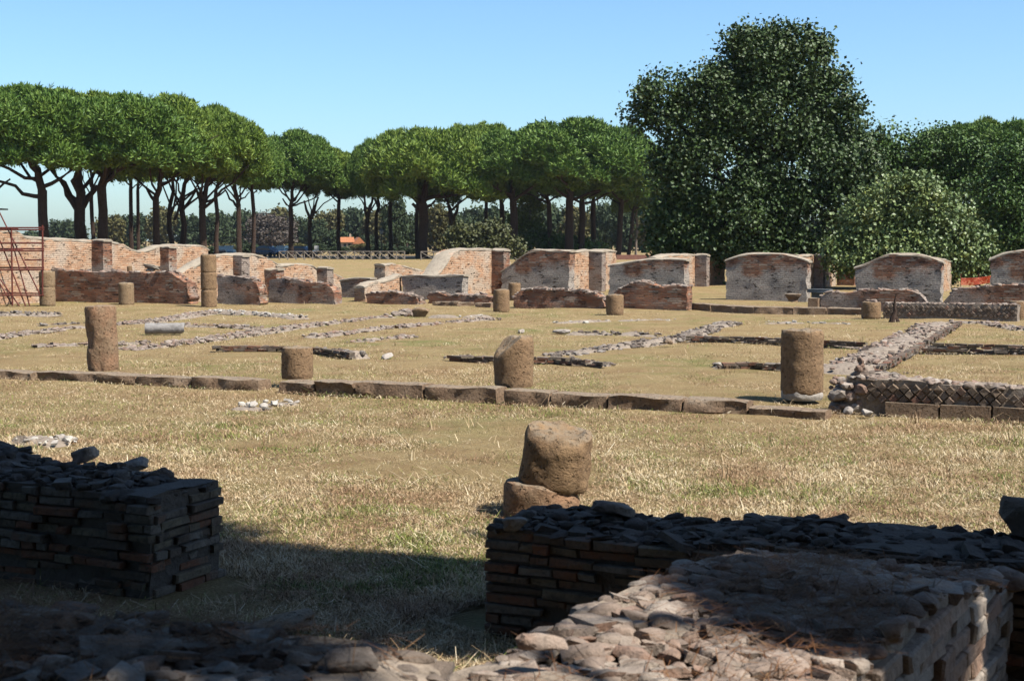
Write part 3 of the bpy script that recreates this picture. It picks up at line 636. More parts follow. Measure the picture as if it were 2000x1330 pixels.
# ------------------------------------------------------------------ wall footings in the court
def footing(pts, w, h, label, seed, mat='rubble', dens=46, dark=False, bricks=False):
    P3 = [G(*p) for p in pts]; r = empty('wall_footing', P3[0]); tag(r, label, 'wall footing', 'ruined wall footings in the grass')
    o = P3[0]; core = MB(); st = MB(); br = MB()
    for a, b in zip(P3[:-1], P3[1:]):
        d = b-a; L = np.linalg.norm(d); t = d/L; nn = np.array([-t[1], t[0], 0]); n = max(4, int(L/.2))
        k = 9; yy = np.linspace(-1, 1, k); hp = np.array([-.4, .45, .85, .95, 1, .95, .85, .45, -.4])
        xs = np.linspace(-.05, L+.05, n+1); p = a-o+xs[:, None, None]*t+(yy*w/2)[None, :, None]*nn
        wd = 1+.25*vnoise(np.stack([xs, xs*0, xs*0+seed], -1), seed); p = a-o+xs[:, None, None]*t+(wd[:, None]*yy*w/2)[..., None]*nn
        hz = (h*.55*(1+.5*vnoise(np.stack([xs*1.3, xs*0+4, xs*0+seed], -1), seed)))[:, None]*hp[None]+.045*fbm(p*5+seed, seed, 2)*(hp > 0)[None]
        hz = np.where(hp[None] > 0, hz-.03, -.06); hz[0] = hz[-1] = -.06
        p[..., 2] = hz-.01
        i = np.arange(n)[:, None]*k+np.arange(k-1)[None]; core.add(p.reshape(-1, 3), np.stack([i, i+k, i+k+1, i+1], -1).reshape(-1, 4)[:, ::-1])
        for q in range(int(L*w*dens)+3):
            x = rng.uniform(0, L); y = rng.uniform(-.5, .5)*w*1.05; sz = .03+.10*rng.random()**1.8
            bit(st, a-o+t*x+nn*y+np.array([0, 0, h*.52*(1-abs(2*y/w)**3)-.022+sz*.06]), sz, int(rng.integers(1e6)), math.atan2(t[1], t[0])+rng.normal()*.5)
        if bricks:
            s_ = -1 if (nn[1] > 0) else 1
            for c in range(max(1, int(h/.055))):
                x = rng.uniform(0, .2)
                while x < L:
                    l_ = rng.uniform(.12, .28)
                    if rng.random() < .9: box(br, a-o+t*(x+l_/2)+nn*s_*(w*.5+rng.normal()*.01)+np.array([0, 0, .022+c*.055]), (l_*.95, .12, .045), .010, math.atan2(t[1], t[0]))
                    x += l_
        foot.append((a[:2], b[:2], w*.30, np.zeros(2)))
    core.merge(st, 1)
    if bricks: core.merge(br, 2)
    core.build('rubble_bed', [M['mortar'], M[mat], M['nearbrick']], r, True)
footing([(-40, 616), (40, 612), (108, 613)], .7, .13, 'short dark stoned footing at the left border below the scaffold', 1, 'rubble_dark')
footing([(-40, 661), (110, 643), (300, 626), (410, 608)], .7, .07, 'long pale footing slanting back from the left border to the three drum column', 2)
footing([(415, 607), (500, 612), (590, 619)], .6, .09, 'white stoned footing lying right of the three drum column', 3, 'white')
footing([(70, 636), (165, 633)], .5, .1, 'stub of dark footing left of the notched reddish column', 4, 'rubble_dark')
footing([(62, 675), (160, 672), (300, 668)], .5, .05, 'thin footing passing behind the notched reddish column', 5)
footing([(235, 684), (420, 658), (600, 634), (760, 618)], .7, .06, 'long pinkish footing running from the notched column towards the rubble heap', 6)
footing([(362, 634), (440, 636), (520, 640)], .5, .06, 'footing just right of the lying marble drum', 7)
footing([(418, 683), (545, 684), (640, 687), (708, 697)], .5, .16, 'raised dark edged footing behind the squat smooth stump', 8, 'rubble_dark', bricks=True)
footing([(610, 656), (760, 640), (960, 622)], .7, .07, 'pinkish footing slanting back behind the squat stump towards the short column stump', 9)
footing([(690, 668), (800, 655)], .5, .05, 'faint scatter of footing stones left of the slanted stump', 10)
footing([(832, 619), (900, 619), (960, 617)], .4, .09, 'white edged slab footing right of the half sunk drum', 11, 'white', 10)
footing([(872, 702), (960, 705), (1100, 706), (1190, 716)], .5, .15, 'raised dark footing passing behind the slanted stump', 12, 'rubble_dark', bricks=True)
footing([(1070, 697), (1200, 678), (1335, 658), (1425, 630)], .7, .10, 'grey footing slanting back to the right from the slanted stump', 13, 'rubble_dark')
footing([(1105, 650), (1200, 651), (1290, 654)], .5, .08, 'short stony footing halfway down the court right of centre', 14, 'rubble_dark')
footing([(1080, 630), (1200, 626), (1330, 624)], .5, .06, 'flat pale footing beyond the stout stump', 15, 'white', 12)
footing([(1340, 663), (1440, 665), (1530, 668), (1690, 676)], .5, .12, 'brick edged footing passing behind the thick pitted column', 16, 'rubble', bricks=True)
footing([(1388, 718), (1460, 717), (1540, 720)], .45, .14, 'short raised footing left of the thick pitted column', 17, 'rubble_dark', bricks=True)
footing([(1645, 727), (1715, 694), (1790, 655), (1832, 634)], 1.1, .15, 'wide stony footing slanting back towards the sapling', 18, 'rubble', 34, bricks=True)
footing([(1792, 683), (1900, 685), (2060, 690)], .5, .2, 'low footing of three neat brick courses at the right border', 19, 'rubble', bricks=True)
footing([(1670, 731), (1775, 731)], .5, .09, 'grey tail of footing behind the torn end of the diamond stone wall', 20, 'rubble_dark')
footing([(1850, 628), (1920, 631), (1995, 642)], .5, .09, 'footing curving off towards the right border below the far diamond stone wall', 21)
footing([(1490, 629), (1580, 630), (1665, 634)], .5, .06, 'pale flat footing behind the thick pitted column', 22, 'white', 12)
footing([(478, 796), (520, 786), (572, 782)], .55, .04, 'patch of whitish rubble in the grass before the gap in the near kerb', 23, 'white', 30)
footing([(40, 862), (80, 856), (125, 868)], .5, .08, 'patch of pale rubble behind the shaded wall at the left', 24, 'white', 40)
for k, (px, py, s_, lab) in enumerate(((1096, 650, .3, 'single white flat stone on the grass right of the slanted stump'), (1018, 648, .2, 'small pale stone in the grass above the slanted stump'), (757, 697, .22, 'low pale stone in the grass between the squat and the slanted stump'), (1305, 676, .3, 'brown stone bar lying on the slanting grey footing'))):
    m = MB(); rock(m, (0, 0, s_*.12+(0.08 if px == 1305 else 0)), (s_*1.6, s_*.8, s_*.4), 160+k, 1); o = m.build('flat_stone', M['white' if k < 3 else 'kerb']); o.location = G(px, py); tag(o, lab, 'stone')

# ------------------------------------------------------------------ foreground brick walls
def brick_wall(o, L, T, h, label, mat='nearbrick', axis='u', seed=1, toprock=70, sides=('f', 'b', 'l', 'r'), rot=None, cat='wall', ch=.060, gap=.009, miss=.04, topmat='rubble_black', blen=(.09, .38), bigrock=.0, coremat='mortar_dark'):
    """bricks laid one by one round a rubble core; h(s) is the top outline"""
    rz = -GR if axis == 'u' else math.pi/2-GR
    if rot is not None: rz = rot
    X = np.array([math.cos(rz), math.sin(rz)]); Yd = np.array([-math.sin(rz), math.cos(rz)])
    r = empty('brick_wall', (o[0], o[1], 0), rz); tag(r, label, cat)
    rg = np.random.default_rng(seed); m = MB()
    def face(length, place, hf):
        k = 0
        while True:
            z = k*ch+ch/2-.02; x = rg.uniform(-.12, 0); any_ = False
            if z > 2: break
            while x < length:
                l_ = rg.uniform(*blen); xc = x+l_/2
                if z+ch/2 < hf(min(max(xc, 0), length)) and xc < length+.02 and xc > -.02:
                    any_ = True
                    if rg.random() > miss*(2.5 if z < .2 else 1):
                        x0, x1 = max(x, -.01), min(x+l_, length+.01)
                        if x1-x0 > .05: place((x0+x1)/2, z+rg.normal()*.003, x1-x0-gap*rg.uniform(.4, 1.6), rg)
                x += l_
            k += 1
            if not any_ and z > .4: break
    def mk(c, l_, dep, ang, hgt):
        j = .007; q = np.array([[x, y, zz] for zz in (-.5, .5) for x, y in ((-.5, -.5), (.5, -.5), (.5, .5), (-.5, .5))])
        sc_ = np.array([l_, dep, hgt]); q = q*sc_+rg.uniform(-j, j, q.shape)
        # worn arrises: a chamfered ring in front of each end face
        inner = q*np.array([.94, 1, .80]); inner[:, 1] = q[:, 1]
        cr, sr = math.cos(ang), math.sin(ang); Rm = np.array([[cr, -sr, 0], [sr, cr, 0], [0, 0, 1]])
        q2 = q.copy(); q2[[0, 1, 4, 5], 1] += .012; fr = inner[[0, 1, 4, 5]]
        allv = np.concatenate([q2, fr])@Rm.T+np.array(c)
        f = np.array([[3, 2, 1, 0], [4, 5, 6, 7], [1, 2, 6, 5], [2, 3, 7, 6], [3, 0, 4, 7], [8, 9, 11, 10], [0, 1, 9, 8], [1, 5, 11, 9], [5, 4, 10, 11], [4, 0, 8, 10]])
        m.add(allv, f)
    bh = ch-gap
    if 'f' in sides: face(L, lambda x, z, l_, g_: mk((x, .06+g_.normal()*.017, z), l_, .13, g_.normal()*.02, bh*g_.uniform(.85, 1.05)), h)
    if 'b' in sides: face(L, lambda x, z, l_, g_: mk((x, T-.06+g_.normal()*.012, z), l_, .13, math.pi+g_.normal()*.02, bh), h)
    if 'r' in sides: face(T-.1, lambda x, z, l_, g_: mk((L-.06+g_.normal()*.02, x+.05, z), l_, .13, math.pi/2+g_.normal()*.03, bh*g_.uniform(.85, 1.05)), lambda y: h(L))
    if 'l' in sides: face(T-.1, lambda x, z, l_, g_: mk((.06+g_.normal()*.014, x+.05, z), l_, .13, -math.pi/2+g_.normal()*.03, bh*g_.uniform(.85, 1.05)), lambda y: h(0))
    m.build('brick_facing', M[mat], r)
    c = MB(); ss = np.linspace(.024, L-.024, 14); wall_mesh_y(c, [(s, h(s)-.02) for s in ss], .024, T-.024, seed); t_ = MB()
    for k in range(int(L*T*toprock)):
        s = rg.uniform(.02, L-.02); y = rg.uniform(.02, T-.02); sz = .016+.085*rg.random()**2.6; sz *= 1+bigrock*(rg.random() < .06)
        bit(t_, (s, y, h(s)-.018+rg.uniform(-.018, .016)), sz*1.15, int(rg.integers(1e6)))
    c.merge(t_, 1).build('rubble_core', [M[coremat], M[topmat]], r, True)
    a = np.array(o[:2]); foot.append((a, a+X*L, T/2, Yd*T/2))
    return r
def wall_mesh_y(mb, prof, y0, y1, seed):
    k = MB(); wall_mesh(k, prof, y1-y0, seed, step=.07, amp=.022, jag=.0, topn=.034); v = np.concatenate(k.v); v[:, 1] += y0; off = mb.n
    mb.v.append(v); mb.n += len(v)
    for f in k.f: mb.f.append([q+off for q in f] if isinstance(f, list) else f+off)
def along(a, d, s): return np.array([a[0]+d[0]*s, a[1]+d[1]*s, 0])
# left wall: its near right corner is seen at photo (280, 1185)
cl = np.array([-2.22, 8.62, 0]); oL = along(cl, U, -3.6)
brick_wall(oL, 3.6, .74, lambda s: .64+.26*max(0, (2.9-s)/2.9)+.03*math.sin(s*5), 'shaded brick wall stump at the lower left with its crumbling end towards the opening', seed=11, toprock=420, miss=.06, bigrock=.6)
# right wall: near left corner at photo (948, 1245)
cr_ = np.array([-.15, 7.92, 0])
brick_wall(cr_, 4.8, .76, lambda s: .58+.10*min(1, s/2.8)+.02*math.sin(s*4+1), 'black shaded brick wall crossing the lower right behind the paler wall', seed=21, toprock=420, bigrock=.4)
# wall running towards the camera on the right, and the wall right under the camera
PA = R(30); PV = np.array([math.sin(PA), math.cos(PA), 0]); PU = np.array([math.cos(PA), -math.sin(PA), 0])
oP = along(np.array([2.405, 6.73, 0]), PV, -4.15)     # this wall stands slightly off the grid
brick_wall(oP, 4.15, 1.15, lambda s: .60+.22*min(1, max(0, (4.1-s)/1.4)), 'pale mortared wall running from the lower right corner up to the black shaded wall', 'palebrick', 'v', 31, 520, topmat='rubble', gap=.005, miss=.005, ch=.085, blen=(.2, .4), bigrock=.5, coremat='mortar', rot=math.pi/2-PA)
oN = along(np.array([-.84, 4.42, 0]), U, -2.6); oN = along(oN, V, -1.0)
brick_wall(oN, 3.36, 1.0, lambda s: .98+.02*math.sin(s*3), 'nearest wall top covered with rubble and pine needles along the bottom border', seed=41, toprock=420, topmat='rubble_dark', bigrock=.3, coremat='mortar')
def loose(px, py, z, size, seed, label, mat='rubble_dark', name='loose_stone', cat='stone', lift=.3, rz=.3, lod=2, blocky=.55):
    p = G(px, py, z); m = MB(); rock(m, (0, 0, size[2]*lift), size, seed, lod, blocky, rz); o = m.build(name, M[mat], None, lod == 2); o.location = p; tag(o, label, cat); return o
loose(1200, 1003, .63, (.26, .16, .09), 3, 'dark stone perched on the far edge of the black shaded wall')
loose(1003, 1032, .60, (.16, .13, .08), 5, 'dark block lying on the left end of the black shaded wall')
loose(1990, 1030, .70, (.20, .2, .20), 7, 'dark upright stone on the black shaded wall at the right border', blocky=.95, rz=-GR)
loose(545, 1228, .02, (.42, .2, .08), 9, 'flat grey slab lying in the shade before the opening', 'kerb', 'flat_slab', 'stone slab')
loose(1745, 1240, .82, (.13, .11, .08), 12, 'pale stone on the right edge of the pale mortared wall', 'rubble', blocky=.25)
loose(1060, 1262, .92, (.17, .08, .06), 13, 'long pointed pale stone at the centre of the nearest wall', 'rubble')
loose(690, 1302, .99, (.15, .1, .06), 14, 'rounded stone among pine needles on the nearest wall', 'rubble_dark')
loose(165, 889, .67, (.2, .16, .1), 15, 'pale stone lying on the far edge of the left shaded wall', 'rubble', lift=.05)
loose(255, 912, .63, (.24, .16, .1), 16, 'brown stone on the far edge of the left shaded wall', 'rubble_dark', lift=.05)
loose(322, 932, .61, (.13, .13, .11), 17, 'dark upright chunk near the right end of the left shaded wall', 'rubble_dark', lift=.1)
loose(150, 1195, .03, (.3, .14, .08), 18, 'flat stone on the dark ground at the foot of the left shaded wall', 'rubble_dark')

# fallen pine needles on the near walls, and dry stalks
def needles():
    m = []; spots = [(oN, U, V, 3.3, 1.0, 1.0, 9000), (oP, PV, -PU, 4.1, 1.1, .80, 4200)]
    vs = []; fs = []; c = 0
    for o, X, Y, L, T, z, nn in spots:
        cl_ = rng.uniform(0, 1, (16, 2))*np.array([L, T])
        k = rng.integers(0, 16, nn); xy = cl_[k]+rng.normal(size=(nn, 2))*np.array([.27, .15]); ok = ((xy > .03)&(xy < np.array([L-.03, T-.03]))).all(1); xy = xy[ok]; nn = len(xy)
        p = np.array([o[0], o[1], 0])+xy[:, :1]*X+xy[:, 1:]*Y
        if z < .9: zz = .60+.22*np.clip((4.1-xy[:, 0])/1.4, 0, 1)
        else: zz = np.full(nn, .99)
        p[:, 2] = zz+rng.uniform(.0, .05, nn)
        a = rng.uniform(0, 6.28, nn); el = rng.normal(size=nn)*.13; l = rng.uniform(.08, .17, nn)
        d = np.stack([np.cos(a)*np.cos(el), np.sin(a)*np.cos(el), np.sin(el)], -1)*l[:, None]; s_ = np.stack([-np.sin(a), np.cos(a), 0*a], -1)*.0016
        v = np.stack([p-s_, p+s_, p+d+s_*.6+[0, 0, .003], p+d-s_*.6+[0, 0, .003]], 1).reshape(-1, 3); vs.append(v)
    v = np.concatenate(vs); mm = MB(); mm.add(v, np.arange(len(v)).reshape(-1, 4)); o = mm.build('pine_needle_litter', M['needle']); o['kind'] = 'stuff'
    o['label'] = 'reddish brown fallen pine needles lying on the nearest walls'; o['category'] = 'pine needles'
needles()

# ------------------------------------------------------------------ grass
def grass(n=940000):
    py = 590+740*rng.random(n)**.85; px = rng.uniform(-450, 2650, n)
    xc, zc = (px-1000)/F, (665-py)/F; ry = math.cos(PITCH)+zc*math.sin(PITCH); rzz = -math.sin(PITCH)+zc*math.cos(PITCH); t = -CAMH/rzz
    p = np.stack([xc*t, ry*t, 0*t], -1)
    keep = np.ones(n, bool); q = p[:, :2]
    for a, b, hw, off in foot:
        a = np.asarray(a)+off; b = np.asarray(b)+off; d = b-a; L2 = d@d+1e-9; s = np.clip((q-a)@d/L2, 0, 1)
        keep &= np.hypot(*(q-a-s[:, None]*d).T) > hw
    p = p[keep]; n = len(p)
    p[:, 2] = -.03
    tall = np.clip(fbm(p*np.array([.5, .5, 1]), 77, 3), 0, 1)
    a = rng.uniform(0, 6.283, n); tilt = np.clip(np.abs(rng.normal(size=n))*.35+.85, .1, 1.5)
    up = rng.random(n) < .06; tilt = np.where(up, rng.uniform(.1, .6, n), tilt)
    l = rng.uniform(.018, .048, n)*(1+.7*tall); l = np.where(rng.random(n) < .02, l*2.0, l)
    straw = rng.random(n) < .014; l = np.where(straw, rng.uniform(.12, .26, n), l); tilt = np.where(straw, rng.uniform(1.3, 1.52, n), tilt)
    patch = fbm(p*np.array([1.7, 1.7, 1])+3, 55, 3); l = l*np.clip(1+.6*patch, .55, 1.6)
    d = np.stack([np.sin(tilt)*np.cos(a), np.sin(tilt)*np.sin(a), np.cos(tilt)], -1)*l[:, None]
    p[:, 2] += np.where(straw, .035, 0)
    w = rng.uniform(.001, .0023, n)*(1+p[:, 1]*.035); s = np.stack([-np.sin(a), np.cos(a), 0*a], -1)*w[:, None]
    bend = rng.normal(size=(n, 3))*l[:, None]*.16; bend[:, 2] = np.abs(bend[:, 2])*.8; mid = p+d*.55+bend
    v = np.stack([p-s, p+s, mid+s*.8, mid-s*.8, p+d], 1).reshape(-1, 3); b = np.arange(n)*5
    m = MB(); m.add(v, np.stack([b, b+1, b+2, b+3], -1)); m.f.append(np.stack([b+3, b+2, b+4], -1))
    for _ in range(70):                      # weeds and dry stalks standing above the turf
        c_ = G(rng.uniform(-100, 2100), rng.uniform(640, 1060)); nb = int(rng.integers(3, 16)); hh = rng.uniform(.08, .26)
        if any(np.hypot(*(c_[:2]-(np.asarray(a_)+of_)-np.clip((c_[:2]-np.asarray(a_)-of_)@(np.asarray(b_)-np.asarray(a_))/(((np.asarray(b_)-np.asarray(a_))**2).sum()+1e-9), 0, 1)*(np.asarray(b_)-np.asarray(a_)))) < w_+.1 for a_, b_, w_, of_ in foot): continue
        aa = rng.uniform(0, 6.28, nb); tt = rng.uniform(.05, .7, nb); ll = hh*rng.uniform(.5, 1.1, nb)
        dd = np.stack([np.sin(tt)*np.cos(aa), np.sin(tt)*np.sin(aa), np.cos(tt)], -1)*ll[:, None]; ss = np.stack([-np.sin(aa), np.cos(aa), 0*aa], -1)*rng.uniform(.0025, .005)
        pp_ = c_+rng.normal(size=(nb, 3))*[.03, .03, 0]-[0, 0, .03]
        m.add(np.stack([pp_-ss, pp_+ss, pp_+dd*.6+ss*.8, pp_+dd], 1).reshape(-1, 3), np.arange(nb*4).reshape(-1, 4))
    o = m.build('dry_grass', M['blade']); o['kind'] = 'stuff'; o['label'] = 'dry straw coloured mown grass with green patches covering the court'; o['category'] = 'grass'
grass()

# ------------------------------------------------------------------ foliage
def tufts(cent, nper, ln, wd, seed, up=.35, spread=1.0):
    """needle sprays: thin kites radiating from each centre"""
    r = np.random.default_rng(seed); n = len(cent)*nper; c = np.repeat(cent, nper, 0)
    d = r.normal(size=(n, 3)); d /= np.linalg.norm(d, axis=1)[:, None]; d[:, 2] = d[:, 2]*.8+up; d /= np.linalg.norm(d, axis=1)[:, None]
    l = ln*r.uniform(.6, 1.25, n)[:, None]; s = np.cross(d, r.normal(size=(n, 3))); s /= np.linalg.norm(s, axis=1)[:, None]+1e-9
    s = s*wd*r.uniform(.7, 1.3, n)[:, None]
    a = c+d*l*.08; m_ = c+d*l*.6
    v = np.stack([a, m_+s, c+d*l, m_-s], 1).reshape(-1, 3)
    return v, np.arange(len(v)).reshape(-1, 4)
def leaves(cent, nrm, size, seed, flat=.5):
    r = np.random.default_rng(seed); n = len(cent)
    d = r.normal(size=(n, 3)); d[:, 2] -= .25; d /= np.linalg.norm(d, axis=1)[:, None]
    nn = nrm*flat+r.normal(size=(n, 3))*.6+np.array([0, 0, .35]); s = np.cross(d, nn); s /= np.linalg.norm(s, axis=1)[:, None]+1e-9
    up = np.cross(s, d); l = size*r.uniform(.6, 1.3, n)[:, None]; w = l*r.uniform(.34, .5, n)[:, None]
    a = cent; v = np.stack([a, a+d*l*.5+s*w+up*l*.10, a+d*l, a+d*l*.5-s*w+up*l*.10], 1).reshape(-1, 3)
    k = np.arange(n)*4; f = np.concatenate([np.stack([k, k+1, k+2], -1), np.stack([k, k+2, k+3], -1)])
    return v, f
def crown_pine(seed, rad=6.0, ht=5.5, dens=1.0, keep=1.0):
    """umbrella crown: lobes of needle sprays over a dome, ragged rim, thin underside"""
    r = np.random.default_rng(seed); C_ = []
    lobes = []
    for k in range(26):
        a = r.uniform(0, 6.283); q = math.sqrt(r.random())*.80; lobes.append((q*math.cos(a), q*math.sin(a), r.uniform(.22, .36)))
    for k in range(14):
        a = k/14*6.283+r.normal()*.15; q = r.uniform(.72, .86); lobes.append((q*math.cos(a), q*math.sin(a), r.uniform(.16, .27)))
    for k in range(22):
        a = k/22*6.283+r.normal()*.2; q = r.uniform(.62, .9); lobes.append((q*math.cos(a), q*math.sin(a), -r.uniform(.15, .24)))
    for lx, ly, lr in lobes:
        q = math.hypot(lx, ly); zt = max(0, 1-q**1.75)**.78
        if r.random() > keep: continue
        if lr < 0: lr = -lr; zt = r.uniform(.12, .38)
        n = int(1200*lr*lr/.08*.34)+14
        d = r.normal(size=(n, 3)); d /= np.linalg.norm(d, axis=1)[:, None]; d[:, 2] = np.where(d[:, 2] < -.12, -d[:, 2], d[:, 2])
        rr = lr*r.uniform(.75, 1.03, n)[:, None]
        c = np.array([lx, ly, zt*.78+.03])+d*rr*np.array([1, 1, .85]); C_.append(c)
    c = np.concatenate(C_); c = c[r.random(len(c)) < dens]*np.array([rad, rad, ht]); c[:, 2] += .12*r.normal(size=len(c))
    v, f = tufts(c, 12, .48, .052, seed, .6)
    m = MB(); m.add(v, f)
    return m
def crown_lobes(lobes, nleaf, size, seed, shell=.55, clump=.45, sub=0):
    """leafy crown: leaves in sprigs through overlapping lobes (x, y, z, rx, ry, rz)"""
    r = np.random.default_rng(seed)
    if sub:                                  # each mass breaks up into branch-end clumps over its surface
        L2 = []
        for l in lobes:
            for _ in range(sub):
                d = r.normal(size=3); d /= np.linalg.norm(d); d[1] = -abs(d[1]) if r.random() < .3 else d[1]
                f = r.uniform(.22, .40); q = r.uniform(.5, .84)
                L2.append((l[0]+d[0]*l[3]*q, l[1]+d[1]*l[4]*q, l[2]+d[2]*l[5]*q, l[3]*f, l[4]*f, l[5]*f*.85))
        lobes = lobes+L2
    vol = np.array([l[3]*l[5]*(.35 if sub and i < len(lobes)/(sub+1) else 1) for i, l in enumerate(lobes)]); pr = vol/vol.sum(); cs = []; ns = []
    nsp = nleaf//12; k = r.choice(len(lobes), nsp, p=pr); L = np.array(lobes)[k]
    d = r.normal(size=(nsp, 3)); d /= np.linalg.norm(d, axis=1)[:, None]
    q = r.random(nsp)**(1/2.2); q = shell+(1-shell)*q; q *= 1+.12*fbm(d*3+k[:, None]*5.1, seed, 2)
    c = L[:, :3]+d*q[:, None]*L[:, 3:6]
    cc = np.repeat(c, 12, 0)+r.normal(size=(nsp*12, 3))*clump*.5; nn = np.repeat(d, 12, 0)
    v, f = leaves(cc, nn, size, seed); m = MB(); m.add(v, f); return m

pine_protos = [crown_pine(100+k).mesh('crown', M['pine' if k % 2 == 0 else 'pineb'], False) for k in range(4)]
def limb(mb, a, b, r0, r1, sag, seed, n=6):
    t = np.linspace(0, 1, n)[:, None]; p = a*(1-t)+b*t; rg = np.random.default_rng(seed)
    p[:, 2] += (sag*np.sin(math.pi*t[:, 0])); p[1:-1] += rg.normal(size=(n-2, 3))*np.linalg.norm(b-a)*.025
    tube(mb, p, np.linspace(r0, r1, n), 7, .12, seed)
    return p
def pine(px, Y, wpx, cx, hw, top, bot, fork, label, lean=0, style=0, mat='bark', seed=None, group='umbrella pines beyond the ruins', forks=None):
    seed = seed or int(px*7) % 997; rg = np.random.default_rng(seed)
    bot = bot+rg.uniform(-14, 18); k = ppm(Y); base = np.array([P(px, 470, Y)[0], Y, 0]); rad = wpx/2/k
    C0 = P(cx, bot, Y); zt = P(cx, top, Y)[2]; zb = C0[2]; Rm = hw*1.2/k; zf = P(px, fork, Y)[2]
    r = empty('umbrella_pine', base); tag(r, label, 'tree', group)
    m = MB(); f = np.array([lean/k, 0, zf]); cz = zb+(zt-zb)*.45; cxy = np.array([C0[0]-base[0], 0])
    topc = np.array([cxy[0]*.8, 0, cz])
    pts = [np.array([0, 0, -.2]), np.array([0, 0, .4]), f*.35+rg.normal(size=3)*[.08, .08, 0], f*.7+rg.normal(size=3)*[.1, .1, 0], f]
    tube(m, pts, [rad*1.25, rad*1.05, rad*.95, rad*.88, rad*.85], 9, .10, seed)
    nl = 3 if style == 0 else 1
    if style != 2: limb(m, f-[0, 0, .1], topc, rad*.8, rad*.35, 0, seed+1)
    ang0 = rg.uniform(0, 6.28)
    for j in range(nl+2):
        a = ang0+j*6.283/(nl+2)+rg.normal()*.25; q = rg.uniform(.45, .8)*Rm
        e = np.array([cxy[0]+math.cos(a)*q, math.sin(a)*q, zb+(zt-zb)*rg.uniform(.18, .42)])
        st = f+np.array([0, 0, rg.uniform(-.05, .25)*(cz-zf)])
        st[:2] = st[:2]+(topc[:2]-f[:2])*max(0, (st[2]-zf)/(cz-zf+1e-6))
        p = limb(m, st, e, rad*rg.uniform(.3, .45), rad*.12, -.25*rg.random(), seed+10+j, 6)
        for w_ in range(2):
            e2 = e+np.array([rg.normal()*Rm*.22, rg.normal()*Rm*.22, rg.uniform(.3, 1.2)]); limb(m, p[3], e2, rad*.2, rad*.08, 0, seed+40+j*3+w_, 4)
    for (fx, fy, ffrom, fr) in (forks or ()):       # limbs the photo shows plainly
        s = np.array([0, 0, P(px, ffrom, Y)[2]]); e = P(fx, fy, Y)-base; limb(m, s, e, rad*fr, rad*fr*.5, -.15, seed+77, 6)
    m.build('trunk', M[mat], r, True)
    c = link('crown', pine_protos[seed % 4], r, Vector((cxy[0], 0, zb)), rg.uniform(0, 6.28)); c.rotation_euler[0] = rg.normal()*.05; c.rotation_euler[1] = rg.normal()*.05; c.scale = (Rm/6.2, Rm/6.2, (zt-zb)/5.5)
    return r
D = 1.0
pine(-40, 130, 18, -60, 120, 168, 330, 385, 'umbrella pine mostly outside the left border, only its crown edge reaching in', forks=((20, 350, 400, .4),))
pine(85, 122, 21, 50, 135, 172, 340, 372, 'umbrella pine with a single straight thick trunk nearest the left border', forks=((-10, 352, 385, .45),))
pine(157, 126, 25, 160, 120, 182, 345, 405, 'umbrella pine with a stout trunk forking into a big left limb', forks=((118, 352, 415, .55), (190, 362, 410, .5)))
pine(200, 125, 21, 235, 125, 186, 348, 365, 'umbrella pine with a thick straight trunk showing a lighter right edge')
pine(180, 150, 9, 185, 70, 225, 352, 390, 'slim pine trunk squeezed between the two thick trunks at left', style=1)
pine(257, 162, 9, 262, 60, 250, 350, 372, 'slim straight pine, left one of a thin pair', style=1)
pine(271, 168, 7.5, 285, 60, 255, 350, 372, 'thinnest pine, right one of a thin pair', style=1)
pine(306, 130, 15, 325, 105, 204, 352, 385, 'pine with a rounded light green crown hanging low over the wavy wall', forks=((285, 365, 395, .5),))
pine(341, 145, 11, 350, 80, 225, 355, 425, 'pine leaning left with a fork just above the wall', lean=-10, style=1, forks=((362, 372, 430, .5),))
pine(356, 138, 13, 390, 100, 210, 358, 408, 'pine whose trunk splits into three rising limbs', style=0, forks=((338, 372, 415, .4), (385, 368, 412, .55)))
pine(396, 134, 15, 420, 90, 222, 362, 408, 'pine with a lower branch reaching out to the right', forks=((440, 372, 400, .4), (384, 372, 412, .5)))
pine(422, 156, 9, 440, 60, 240, 360, 385, 'slender pine behind the branch reaching right', style=1)
pine(467, 158, 11, 450, 60, 246, 365, 400, 'pine with a forked top in front of the far green wood', forks=((438, 368, 408, .5), (488, 375, 392, .35)))
pine(494, 160, 8.5, 492, 52, 268, 372, 380, 'slim dark pine left of the bare grey tree', style=1)
pine(568, 178, 10, 575, 80, 268, 388, 402, 'pine with a compact dome crown right of the bare grey tree', forks=((552, 388, 405, .5), (620, 385, 403, .4)))
pine(606, 184, 9, 632, 62, 290, 382, 428, 'pine with a wide open Y shaped trunk near the parked cars', style=2, forks=((594, 392, 430, .75), (622, 385, 430, .75)))
pine(662, 184, 8.5, 665, 62, 298, 392, 400, 'lone slim pine in the dip of the skyline', style=1)
pine(718, 180, 9, 722, 45, 285, 385, 425, 'twin stemmed pine before the orange roofed house', style=2, forks=((711, 378, 428, .8), (729, 385, 428, .8)))
pine(735, 186, 8, 748, 55, 280, 385, 418, 'slim pine close behind the twin stemmed one', style=1)
pine(763, 184, 9, 775, 60, 268, 392, 395, 'pine trunk left of the thickest black one, with a stubby right branch', style=1, forks=((795, 415, 428, .4),))
pine(825, 172, 21, 838, 118, 256, 398, 398, 'broad pine with the thickest black trunk, standing right of the low timber fence', forks=((805, 398, 412, .5), (850, 392, 410, .4)))
pine(815, 182, 8, 815, 55, 275, 395, 400, 'thin brown trunk hard against the thickest black one', style=1)
pine(882, 178, 13, 895, 90, 262, 392, 420, 'twin trunked pine behind the dark flowering bush', style=2, forks=((873, 388, 440, .8), (895, 395, 440, .7), (845, 415, 425, .25)))
pine(950, 196, 8, 955, 70, 258, 385, 395, 'thin pine right of the dark flowering bush', style=1)
